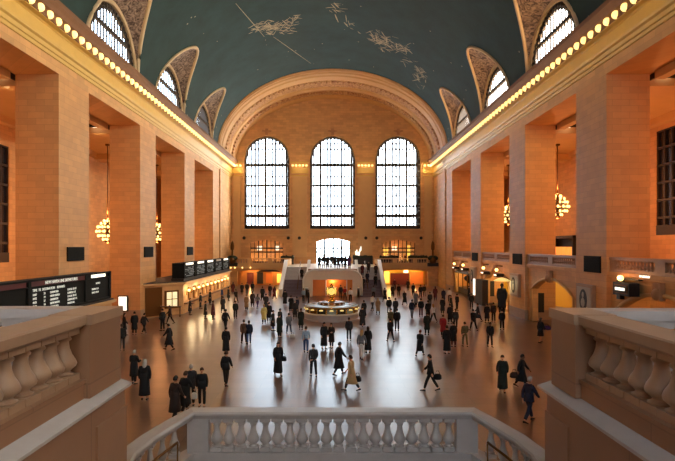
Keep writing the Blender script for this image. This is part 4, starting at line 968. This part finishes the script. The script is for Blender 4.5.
def figure(legs, arms, lean=0, outfit='jacket', hair='short', seated=False):
    # legs, arms: ((swing, bend), (swing, bend)) in degrees for left and right; the figure faces +y
    V, E, R = [], [], []; ix = {}
    def v(n, p, r, par=None):
        ix[n] = len(V); V.append(tuple(p)); R.append(r)
        if par: E.append((ix[par], ix[n]))
        return Vector(p)
    J = {}
    def rot(y, z, a): return (y*math.cos(a)-z*math.sin(a), y*math.sin(a)+z*math.cos(a))
    legsJ = {}; low = 9
    for s, n, (a, k) in ((-1, 'l', legs[0]), (1, 'r', legs[1])):
        hip = Vector((s*.095, 0, .92)); a_ = rad(a); k_ = rad(k)
        knee = hip+Vector((s*.01, .43*math.sin(a_), -.43*math.cos(a_)))
        ank = knee+Vector((0, .42*math.sin(a_-k_), -.42*math.cos(a_-k_)))
        pitch = a_-k_; foot = .5*pitch if pitch < 0 else .3*pitch
        toe = ank+Vector((s*.02, .17*math.cos(foot), -.055+.17*math.sin(foot)))
        legsJ[n] = (hip, knee, ank, toe); low = min(low, ank.z-.075, toe.z-.02)
    dz = -low; ln = math.tan(rad(lean))
    def up(x, y, z): return Vector((x, y+(z-.95)*ln, z+dz))
    v('pel', up(0, 0, .97), (.150, .115)); v('waist', up(0, 0, 1.10), (.135, .10), 'pel'); v('chest', up(0, .01, 1.30), (.165, .115), 'waist')
    v('neck0', up(0, 0, 1.46), (.075, .07), 'chest'); v('neck1', up(0, .01, 1.53), (.055, .058), 'neck0'); v('head0', up(0, .02, 1.60), (.072, .085), 'neck1'); v('head1', up(0, .02, 1.68), (.078, .098), 'head0'); v('head2', up(0, .01, 1.74), (.055, .07), 'head1')
    AJ = {}
    for s, n, (a, k) in ((-1, 'l', arms[0]), (1, 'r', arms[1])):
        sh = up(s*.185, 0, 1.42); a_ = rad(a); k_ = rad(k)
        el = sh+Vector((s*.05, .28*math.sin(a_), -.28*math.cos(a_))); wr = el+Vector((-s*.02, .25*math.sin(a_+k_), -.25*math.cos(a_+k_)))
        d = (wr-el).normalized(); hd = wr+d*.085; AJ[n] = (sh, el, wr, hd, d)
        v(n+'sh', sh, .062, 'chest'); v(n+'el', el, .044, n+'sh'); v(n+'wr', wr, .028, n+'el'); v(n+'ha', wr+d*.06, (.036, .022), n+'wr')
        side = Vector((0, 1, 0)) if abs(d.y) < .7 else Vector((0, 0, 1))
        for f in range(4):
            o = side*(.03-.02*f); l_ = (.07, .08, .075, .06)[f]
            b0 = wr+d*.085+o; curl = Vector((-s*.025, 0, 0))
            v('%sf%d' % (n, f), b0, .011, n+'ha'); v('%sg%d' % (n, f), b0+d*l_*.55+curl*.3, .010, '%sf%d' % (n, f)); v('%sh%d' % (n, f), b0+d*l_+curl, .008, '%sg%d' % (n, f))
        v(n+'t0', wr+d*.045+side*.045, .011, n+'wr'); v(n+'t1', wr+d*.08+side*.06, .009, n+'t0')
    for n in 'lr':
        hip, knee, ank, toe = [p+Vector((0, 0, dz)) for p in legsJ[n]]; legsJ[n] = (hip, knee, ank, toe)
        v(n+'hip', hip, (.085, .09), 'pel'); v(n+'knee', knee, .055, n+'hip'); v(n+'ank', ank, .036, n+'knee'); v(n+'toe', toe, (.032, .022), n+'ank')
    hc = Vector(V[ix['head1']])
    ex = MB(); ex.smooth = True
    ex.cm = 1
    for s in (-1, 1): ex.ball((hc.x+s*.031, hc.y+.090, hc.z-.005), .012, .008, .009, 6, 4)
    ex.cm = 2; ex.ball((hc.x, hc.y+.088, hc.z-.085), .024, .008, .008, 6, 4)
    ex.cm = 0; ex.ball((hc.x, hc.y+.105, hc.z-.04), .014, .022, .026, 6, 4)
    for s in (-1, 1): ex.ball((hc.x+s*.082, hc.y+.0, hc.z-.03), .012, .022, .034, 6, 4)
    P = {'body': skin('body', V, E, R, 0, ['skin', 'eye', 'litorange'], 1, ex)}
    # hair
    q = MB(); q.smooth = True; rings = []
    for i in range(7):
        t = i/6; a = PI/2*(1-t*1.25); r = max(.03, math.cos(a)); zz = math.sin(a)
        rings.append([(hc.x+.093*r*math.cos(2*PI*j/14), hc.y-.012+(.112 if math.sin(2*PI*j/14) < 0 else .100)*r*math.sin(2*PI*j/14), hc.z+.02+.095*zz-(.05*t*(1 if math.sin(2*PI*j/14) < .2 else -.35))) for j in range(14)])
    if hair == 'long':
        for dzz, r in ((-.12, 1.0), (-.2, .95), (-.26, .7)):
            rings.append([(hc.x+.098*r*math.cos(2*PI*j/14), hc.y-.03+(.10*math.sin(2*PI*j/14) if math.sin(2*PI*j/14) < 0 else 0), hc.z+dzz+(0 if math.sin(2*PI*j/14) < .2 else .1)) for j in range(14)])
    q.loft(rings[::-1])
    P['hair'] = q
    def ell(c, rx, ry, n=16): return [(c[0]+rx*math.cos(2*PI*j/n), c[1]+ry*math.sin(2*PI*j/n), c[2]) for j in range(n)]
    # trousers
    V2, E2, R2 = [], [], []
    def a2(p, r, par=None):
        V2.append(tuple(p)); R2.append(r)
        if par is not None: E2.append((par, len(V2)-1))
        return len(V2)-1
    if outfit in ('jacket', 'coat', 'casual'):
        r0 = a2(up(0, 0, .97), (.17, .135)); a2(up(0, 0, 1.06), (.155, .12), r0)
        for n in 'lr':
            hip, knee, ank, toe = legsJ[n]
            h = a2(hip, (.10, .105), r0); k_ = a2(knee, .078, h); a2(ank+(knee-ank)*.1, .064, k_)
        P['trousers'] = skin('trousers', V2, E2, R2, 0, ['cloth black'], 1)
    # upper garment
    V2, E2, R2 = [], [], []
    gr = .03 if outfit != 'casual' else .018
    c0 = a2(up(0, 0, 1.02), (.165+gr, .125+gr)); c1 = a2(up(0, 0, 1.14), (.145+gr, .11+gr), c0); c2 = a2(up(0, .01, 1.31), (.175+gr, .125+gr), c1); a2(up(0, 0, 1.465), (.095+gr*.3, .08), c2)
    for n in 'lr':
        sh, el, wr, hd, d = AJ[n]; s0 = a2(sh, .074+gr*.5, c2); e0 = a2(el, .056+gr*.4, s0); a2(wr, .044+gr*.3, e0)
    ex = MB(); ex.smooth = True
    ya = (legsJ['l'][1].y, legsJ['r'][1].y)
    def hem(z, rx, ry):
        t = max(0, (.92-z)/.5); y0, y1 = min(ya)*t, max(ya)*t
        return ell((0, (y0+y1)/2+(z-.95)*ln*.5, z+dz), rx, ry+(y1-y0)*.42)
    if outfit == 'coat': ex.loft([ell(tuple(up(0, 0, 1.2)), .17, .135), hem(1.0, .20, .16), hem(.8, .21, .17), hem(.6, .22, .18), hem(.42, .23, .185)])
    elif outfit == 'longcoat': ex.loft([ell(tuple(up(0, 0, 1.2)), .17, .135), hem(1.0, .20, .16), hem(.7, .215, .175), hem(.45, .23, .185), hem(.22, .245, .2)])
    elif outfit == 'jacket': ex.loft([ell(tuple(up(0, 0, 1.18)), .17, .135), hem(1.0, .195, .155), hem(.84, .21, .165)])
    elif outfit == 'skirt': ex.loft([ell(tuple(up(0, 0, 1.18)), .165, .13), hem(1.0, .19, .15), hem(.9, .2, .16)])
    elif outfit == 'casual': ex.loft([ell(tuple(up(0, 0, 1.12)), .15, .12), hem(.98, .178, .14)])
    ex.lathe([(.10, 0), (.085, .05), (.075, .06)], tuple(up(0, 0, 1.45)), 12)
    P['coat' if 'coat' in outfit else 'jacket'] = skin('upper', V2, E2, R2, 0, ['cloth black'], 1, ex)
    if outfit == 'skirt':
        q = MB(); q.smooth = True; q.loft([hem(1.02, .165, .13), hem(.85, .19, .155), hem(.5, .215, .18)]); P['skirt'] = q
    for i, n in enumerate('lr'):
        hip, knee, ank, toe = legsJ[n]; q = MB(); q.smooth = True; d = Vector((toe.x-ank.x, toe.y-ank.y, (toe.z-ank.z)+.055)).normalized()
        c = ank+Vector((0, 0, -.045)); rings = []
        for t, w_, h_ in ((-.07, .022, .03), (-.05, .038, .045), (.02, .042, .05), (.1, .047, .035), (.17, .04, .025), (.21, .015, .012)):
            p = c+d*t; rings.append([(p.x+w_*math.cos(2*PI*j/8), p.y, p.z-.03+h_+h_*math.sin(2*PI*j/8)) for j in range(8)])
        q.loft(rings); P['shoe%d' % i] = q
    return P
def proto(P):
    D = {}
    for k, q in P.items():
        if isinstance(q, MB):
            o = q.build(k, 'cloth black'); D[k] = o.data; bpy.data.objects.remove(o)
        else: D[k] = q
    return D
ST = ((2, 0), (-3, 2)); WA = ((24, 8), (-20, 14)); WB = ((-20, 16), (24, 6)); SH = ((12, 4), (-10, 10))
PR = {}
def getp(pose, outfit, hair):
    k = (pose, outfit, hair)
    if k not in PR:
        g = {'stand': (ST, ((4, 12), (-3, 14)), 0), 'arm': (ST, ((8, 85), (-4, 20)), 0), 'fold': (((4, 0), (-4, 3)), ((10, 95), (12, 90)), 1), 'walk': (WA, ((-20, 15), (22, 25)), 3), 'walkb': (WB, ((22, 25), (-20, 15)), 3), 'stroll': (SH, ((-10, 14), (14, 30)), 2), 'sit': (((80, 85), (76, 80)), ((25, 60), (20, 65)), 2)}[pose]
        PR[k] = proto(figure(g[0], g[1], g[2], outfit, hair))
    return PR[k]
n_people = 0
def person(x, y, z, heading, pose, outfit, top, bottom, hair, label, scale=1.0, cat='person', name='person', dark=False, style='short'):
    global n_people; n_people += 1
    D = getp(pose, outfit, style)
    b = bpy.data.objects.new(name, D['body']); C.objects.link(b); b.location = (x, y, z); b.rotation_euler = (0, 0, heading*PI/180); b.scale = (scale,)*3
    tag(b, label, cat)
    if cat == 'person': b['group'] = 'people on the concourse'
    b.material_slots[0].link = 'OBJECT'; b.material_slots[0].material = M['skin2' if dark else 'skin'] if cat == 'person' else M['cloth dark grey']
    b.material_slots[2].link = 'OBJECT'; b.material_slots[2].material = M['cloth dark red'] if cat == 'person' else M['cloth black']
    for k, me in D.items():
        if k == 'body': continue
        nm = 'shoe' if k.startswith('shoe') else k
        o = bpy.data.objects.new(nm, me); C.objects.link(o); o.parent = b
        m = M['hair '+hair] if k == 'hair' else M['shoe'] if nm == 'shoe' else M['cloth '+(bottom if k in ('trousers', 'skirt') else top)]
        o.material_slots[0].link = 'OBJECT'; o.material_slots[0].material = m
    return b
PP = """
124 336 -60 stroll skirt black|black brown L|bare-legged woman in short black coat, left of three walkers by the left parapet
134.5 335 20 stand coat black|black black S|person in a black coat, middle of three walkers past the left parapet end
144 334 -20 walk jacket dark grey|black brown S|dark-jacketed person, right of three walkers past the left parapet end
169 350 80 walkb coat black|black black S|lone person in black coat walking on open floor below the ticket office corner
122 351 40 stand jacket black|dark grey brown S|dark-clad person half hidden by the end of the left parapet
134 384 -10 fold coat black|black grey S|person in dark coat walking just behind the grey-haired figure at lower left
144.5 400 10 stand longcoat black|black grey L|grey-haired figure in long black coat at the lower left of the floor
226 354 5 stand longcoat black|black black S|slim person in long black coat, upper of two in line at left of the floor
226 386 -15 stroll jacket black|dark brown brown S|slim dark-clad person, lower of two in line at left of the floor
162.5 331 60 stand jacket black|black brown S|person standing at the bronze writing desk before the ticket office end
170 324 100 walk jacket dark brown|black black S|person striding off to the right by the bronze writing desk
185 413 -20 walk coat black|black brown S|person in black coat nearest the left curve of the landing balustrade
191 406 10 arm jacket dark grey|black grey S|grey-haired person in dark jacket beside others above the left balustrade curve
202 407 185 stand jacket black|black brown S|man in black standing straight with hands down, above the left balustrade corner
175 422 -30 stroll coat dark brown|black black S|bending dark brown figure partly behind the left curved coping
244 344 20 walk jacket brown|dark brown brown S|person in brown jacket walking beside a navy one, left of centre
249 344 10 walkb jacket navy|jeans blue black S|person in navy jacket walking beside a brown one, left of centre
278 375 -165 walk longcoat black|black brown L|woman in long black coat striding alone on the bright centre-left floor
306 353 0 stroll casual pale blue|jeans blue brown S|person in pale blue shirt and jeans walking away below the booth
313.5 377 15 stroll casual dark grey|black black S|slim person in dark vest left of the tall black-coated strider
279.5 338 -30 stand coat dark green|black black S|dark green coated person left of the booth with a small group
289 334 20 walk jacket grey|navy brown S|grey-jacketed person walking left of the booth
301 330 -10 stand coat dark green|black brown S|bulky person in dark green coat touching the left side of the booth
324 349 -150 stand longcoat black|black black L|woman in long black robe-like coat just below the booth
331.5 348 150 arm coat dark brown|navy brown L|woman in dark brown coat talking to a black-robed woman below the booth
339 375 -60 walk coat black|black brown S|tall man in black coat striding left at bottom centre
351.5 391 65 walk coat beige|black brown S|person in beige trench coat walking with long steps at bottom centre
349 341 0 stand jacket dark grey|black black S|person in dark grey standing alone just right below the booth
361.5 360 -20 stroll casual grey|white blond L|woman in grey top and white trousers below the right side of the booth
368 353 10 stand longcoat black|black black L|woman in long black coat beside a grey-topped woman
390.5 342 20 walk jacket black|black brown S|man in black jacket walking right of the booth, front of a line of walkers
397 331 0 stand jacket black|dark grey black S|dark slim person behind the walking man right of the booth
420 356 -35 walkb coat black|black red S|red-haired person in short black coat walking on the right centre floor
430.5 391 75 walk jacket black|black black S|dark person leaning forward with a shoulder bag at lower right centre
427 335 10 stand coat dark green|black black S|person in dark green coat behind the red-haired walker
443 337 -20 stand coat red|black brown S|person in bright red coat at the left edge of the right crowd
447 354 10 stand longcoat black|black brown S|tall black-coated person below the red coat in the right crowd
453.5 347 15 stand coat black|dark red black S|black-coated person with dark red trousers in front of the right crowd
465 347 5 stroll casual olive|olive brown S|person in olive clothes walking towards the right crowd
473.5 331 20 walk jacket black|black black S|dark person walking between the olive one and the right wall crowd
490 347 180 stroll jacket black|black black S|broad person in black jacket walking alone right of the olive one
487 323 10 stand coat black|black brown S|left one of two close dark figures near the right arches
493.5 322.5 10 stand jacket dark brown|black black S|right one of two close dark figures near the right arches
502 330 0 stand jacket black|black black S|short dark figure standing right of a close pair near the right arches
540.5 343 -70 stroll skirt black|black brown L|woman in short black dress carrying a purple bag by the right parapet
502.5 391 160 walk longcoat dark green|black brown S|person in long dark green coat, left of the two lower right walkers
521.5 388 -130 walkb coat black|black black S|person in wide black coat carrying a bag, right of the green-coated walker
529 422 -60 walk jacket navy|navy grey S|lowest right man in navy suit near the right balustrade curve
235.5 319 0 stand jacket dark green|dark brown brown S|dark green jacketed man facing the ticket office crowd, standing apart
264 324 10 stand coat yellow|black blond S|person in pale yellow coat left of the booth
269 322.5 0 stand coat black|black brown S|black-coated person beside the pale yellow coat
205.5 319 -70 stand coat dark green|black black S|dark green coat in the queue at the near end of the ticket windows
213 319.5 -80 stand coat dark red|black brown S|dark red coat in the queue by the ticket windows
200.5 309 -90 stand jacket black|black black S|black jacket at the second ticket window from the near end
190 315 -80 arm coat black|dark grey brown S|black coat at the nearest ticket window
222 302 -90 stand jacket blue|black blond S|blue jacket at the middle ticket windows
228.5 301 -60 stand coat black|black black S|black coat just right of the blue jacket near the ticket windows
223 313 20 stroll coat dark grey|black brown S|dark grey coat walking below the blue jacket
225.5 331 -10 walk jacket black|black black S|black jacket striding down from the ticket queue
215 296.5 -90 stand coat brown|black black S|brown coat at a far ticket window
220 292 -90 stand jacket dark grey|black grey S|dark grey jacket at the farthest ticket window
233 295 10 stand coat dark red|black brown L|dark red coat by the left end passage
242 295 0 stand coat black|black black S|black coat in the left passage mouth, left of a pair
247 295 0 stand jacket dark brown|black brown S|dark brown jacket in the left passage mouth, right of a pair
252.5 307 10 stroll coat dark brown|black black S|dark brown coat crossing below the left passage
257.5 309 -20 walk casual grey|purple brown L|grey top and purple skirt-like trousers below the left passage
262.5 301 5 stand coat black|black brown S|black coat before the left passage, centre
270 297 5 stand jacket black|black black S|black jacket at the right side of the left passage
274.5 299 30 walk coat dark red|black brown L|dark red coat walking by the foot of the left end stair
285 305.5 -5 stand longcoat black|black black S|long black coat alone below the left end stair
280 329 -40 stand coat black|black black S|black coat left of the grey jacket near the booth
246.5 311 160 stand coat tan|black brown S|tan coat in the middle of the left crowd
291 313 0 arm coat black|black brown S|black coat in the knot of people left of the booth roof
297 313.5 40 stand jacket navy|black black S|navy jacket in the knot of people left of the booth roof
295 319 180 stand coat dark grey|black grey S|dark grey coat at the front of the knot left of the booth
303.5 303 -30 stand casual pale blue|black brown S|pale blue shirt by the left foot of the platform front
308.5 304 90 stand jacket black|black black S|black jacket before the rounded platform front
340.7 299 0 stand jacket dark grey|black brown S|dark grey jacket before the warm niche, right of the clock
345 300 20 stroll casual red|black black S|red top just right of the niche figure
350.5 302 0 stand casual white|black brown S|white shirt and black trousers right of the clock
362.5 327 -20 walk longcoat dark grey|black black S|long dark grey coat hugging the right side of the booth
364 318 20 stand coat black|black brown S|black coat behind the right side of the booth
373.5 299 0 stand casual grey|black brown S|grey shirt at the foot of the right end stair
372.5 311 -40 walk casual white|dark grey black S|white shirt leaning forward below the right end stair
378 315 10 stroll coat tan|black blond L|tan coat walking below the right end stair
389 315 0 stand jacket black|black black S|black jacket, left of a tall pair right of the booth
395.5 316 0 stand coat dark grey|black brown S|dark grey coat, right of a tall pair right of the booth
391 329 -170 stand longcoat olive|black brown S|long olive coat leading the line right of the booth
404.7 305.5 20 walk coat black|grey grey S|black coat striding in the middle of the right passage floor
398.7 297 0 stand jacket black|black brown S|black jacket at the left of the red shop panel
392.7 297.5 0 stand coat dark brown|black black S|dark brown coat beside the yellow shop window
394.7 290.5 180 stand jacket dark red|black black S|dark red jacket deep in the right passage
413.3 295.5 0 stand coat black|black black S|black coat against the red shop panel
416 306.5 -30 stroll coat grey|black brown S|grey coat pulling along below the red shop panel
420.7 298.5 0 stand jacket black|black brown S|black jacket, left of a pair in the right passage
424.3 297 0 stand jacket dark brown|black black S|dark brown jacket, right of a pair in the right passage
421 317 -10 stand jacket black|dark red black S|black jacket right of centre with dark red trousers
428 319 10 stand coat black|black brown S|black coat behind the white top in the right crowd
433.5 322.5 30 walk casual white|dark green blond L|white top in the right crowd
435.3 301 0 stand coat dark red|black brown L|dark red coat by the right end corner
443.5 302.5 0 stand coat navy|black grey S|navy coat with white hair by the right end corner
449.5 302.5 10 stand casual white|black black S|white shirt by the right end corner
442.5 315 -30 stand coat black|black black S|black coat left of the crouched group at right
451 311 60 stroll coat dark green|black brown S|dark green coat in the group before the kiosk
457 310.5 -60 stand jacket black|black black S|black jacket at the right of the group before the kiosk
450 324 20 stand coat black|black black S|black coat in the thick of the right crowd
455.5 329 -20 stand jacket dark grey|black brown S|dark grey jacket in the thick of the right crowd
469 300 -90 stand coat black|black black S|black coat before the glowing kiosk
478 322 70 walk coat dark grey|black brown S|dark grey coat walking past the dark cabinet
471.5 309 0 stand jacket black|black black S|black jacket by the lit narrow display
210 305 -90 stand coat black|black brown S|black coat at the middle of the ticket windows
236 303 40 walk jacket black|black brown S|black jacket hurrying left of the left passage
252.5 294 0 stand jacket black|black black S|black jacket under the left balcony before the orange window
266 310 0 walkb coat dark grey|black brown S|dark grey coat walking right of the purple trousers
273 331 -100 stand coat black|jeans blue black S|black coat over jeans left of the green coats
385 302 30 walk coat black|black brown S|black coat hurrying past the right end stair
408 291 0 stand coat dark brown|black black S|dark brown coat deep in the right passage
430 307 0 stand jacket dark grey|black black S|dark grey jacket between the right passage and corner
412 318 -20 walk jacket navy|grey brown S|navy jacket crossing right of the tall pair
"""
k = 0
for line in PP.strip().splitlines():
    a, mid, lab = line.split('|')[0], '|'.join(line.split('|')[1:-1]), line.split('|')[-1]
    t = a.split(); px_, py_, hd, pose, outfit = float(t[0]), float(t[1]), float(t[2]), t[3], t[4]; top = ' '.join(t[5:])
    mt = mid.split(); style = 'long' if mt[-1] == 'L' else 'short'; hair = mt[-2]; bottom = ' '.join(mt[:-2])
    x, y = fl(px_, py_)
    person(x, y, 0, hd, pose, outfit, top, bottom, hair, lab, scale=1.0+.04*math.sin(k*2.3), dark=(k % 6 == 4), style=style); k += 1
# held bags, near enough to show
def bag(px_, py_, dx, z, m, lab, r=.2, strap=True):
    x, y = fl(px_, py_); x += dx
    root = thing('handbag', lab, 'bag', (x, y, z))
    q = MB(); q.smooth = True; q.loft([[(x+w_*math.cos(2*PI*j/12), y+w_*.45*math.sin(2*PI*j/12), z+h) for j in range(12)] for h, w_ in ((0, r*.7), (.04, r), (.2, r*.95), (.28, r*.6))]); q.build('bag_body', 'cloth '+m, root)
    q = MB(); q.tube([(x-r*.5, y, z+.26), (x-r*.3, y, z+.42), (x+r*.3, y, z+.42), (x+r*.5, y, z+.26)], .012, 6); q.build('bag_handle', 'cloth black', root)
bag(540.5, 343, .42, .95, 'purple', 'bulky purple bag held by the woman in the short black dress', .34)
bag(430.5, 391, .34, .55, 'black', 'black bag swinging beside the leaning person at lower right centre', .2)
bag(521.5, 388, -.36, .5, 'dark brown', 'dark bag carried by the person in the wide black coat', .22)
bag(351.5, 391, .3, .45, 'black', 'black bag held by the person in the beige trench coat', .18)
bag(202, 407, -.34, .35, 'white', 'small white bag at the side of the man standing in black', .14)
bag(278, 375, .3, .75, 'black', 'black bag on the arm of the long-coated woman', .17)
bag(291, 338, .1, 0.02, 'white', 'small pale bag on the floor left of the booth', .22)
bag(413, 308, -.2, 0.02, 'black', 'small black case on the floor beside the grey coat', .2)
# people on the platform, stairs and balcony
UP = """
-1.9 77.0 0 stand coat dark green black S|dark green coated person at the left end of the group before the bright upper doors
-1.35 78.5 20 stand jacket black brown S|small black figure, second from left before the bright upper doors
-.75 76.6 0 stroll coat black black S|black coat, third from left before the bright upper doors
-.2 79 -20 stand jacket dark grey brown S|dark grey jacket in the middle of the group before the upper doors
.35 77.2 0 fold coat black black S|black coat with folded arms in the group before the upper doors
.85 76.2 30 stand coat dark brown brown S|dark brown coat right of centre before the upper doors
1.35 78.2 0 stand jacket navy black S|navy jacket before the right half of the upper doors
1.8 76.4 -30 stand coat black brown S|black coat near the right end of the platform group
2.35 76.0 0 stroll coat purple black L|purple coat at the right end of the platform group
"""
for line in UP.strip().splitlines():
    a, lab = line.split('|'); t = a.split()
    person(float(t[0]), float(t[1])-1.2, 3.8, float(t[2]), t[3], t[4], ' '.join(t[5:-2]), 'black', t[-2], lab, style='long' if t[-1] == 'L' else 'short', scale=1.08)
def stairz(y): i = int((y-72.8)/8.3*22); return 3.8*(i+1)/22
for x, y, hd, top, lab in ((-4.5, 77.2, 180, 'black', 'dark figure walking down near the top of the left end stair'), (4.3, 74.6, 0, 'dark grey', 'dark grey figure low on the right end stair'), (5.0, 76.0, 0, 'navy', 'navy figure climbing the middle of the right end stair'), (6.1, 75.2, 0, 'black', 'black figure low on the right side of the right end stair'), (4.4, 78.2, 180, 'dark red', 'dark red figure high on the right end stair, left side'), (5.4, 79.2, 0, 'dark brown', 'dark brown figure near the top of the right end stair'), (6.4, 78.2, 0, 'dark grey', 'dark grey figure high on the right side of the right end stair')):
    person(x, y, stairz(y), hd, 'stand', 'coat', top, 'black', 'black', lab)
for x, lab, top in ((9.8, 'white-shirted diner standing at the balcony restaurant, left', 'white'), (11.5, 'dark diner in the middle of the balcony restaurant', 'black'), (13.0, 'dark red clad diner at the balcony restaurant', 'dark red'), (14.7, 'grey clad diner at the right of the balcony restaurant', 'grey')):
    person(x, 94.2, 3.8, 180, 'stand', 'casual', top, 'black', 'brown', lab)
# tall dark statue-like figure under a lamp at the second right pier
sx_ = px(507, 316, 52.9); 
person(17.15, 53.6, 0, 165, 'stand', 'coat', 'dark grey', 'dark grey', 'black', 'very tall dark coated statue under a pale lamp by the second right pier', scale=1.8, cat='statue', name='statue')
root = thing('arm_lamp', 'pale bowl lamp on a bracket over the tall dark figure', 'wall lamp', (17.9, 54.0, 3.6))
q = MB(); q.tube([(18.3, 54.0, 3.3), (17.8, 54.0, 3.75), (17.2, 54.0, 3.7)], .05, 6); q.build('bracket', 'bronze', root)
q = MB(); q.lathe([(.1, .22), (.5, .1), (.85, -.1), (.8, -.12), (.1, .05)], (17.3, 54.0, 3.55), 16); q.build('lamp_shade', 'lampshade', root)
point('lamp_glow', (17.2, 54.0, 3.3), 60, .12, (1, .8, .45))
print('people', n_people)
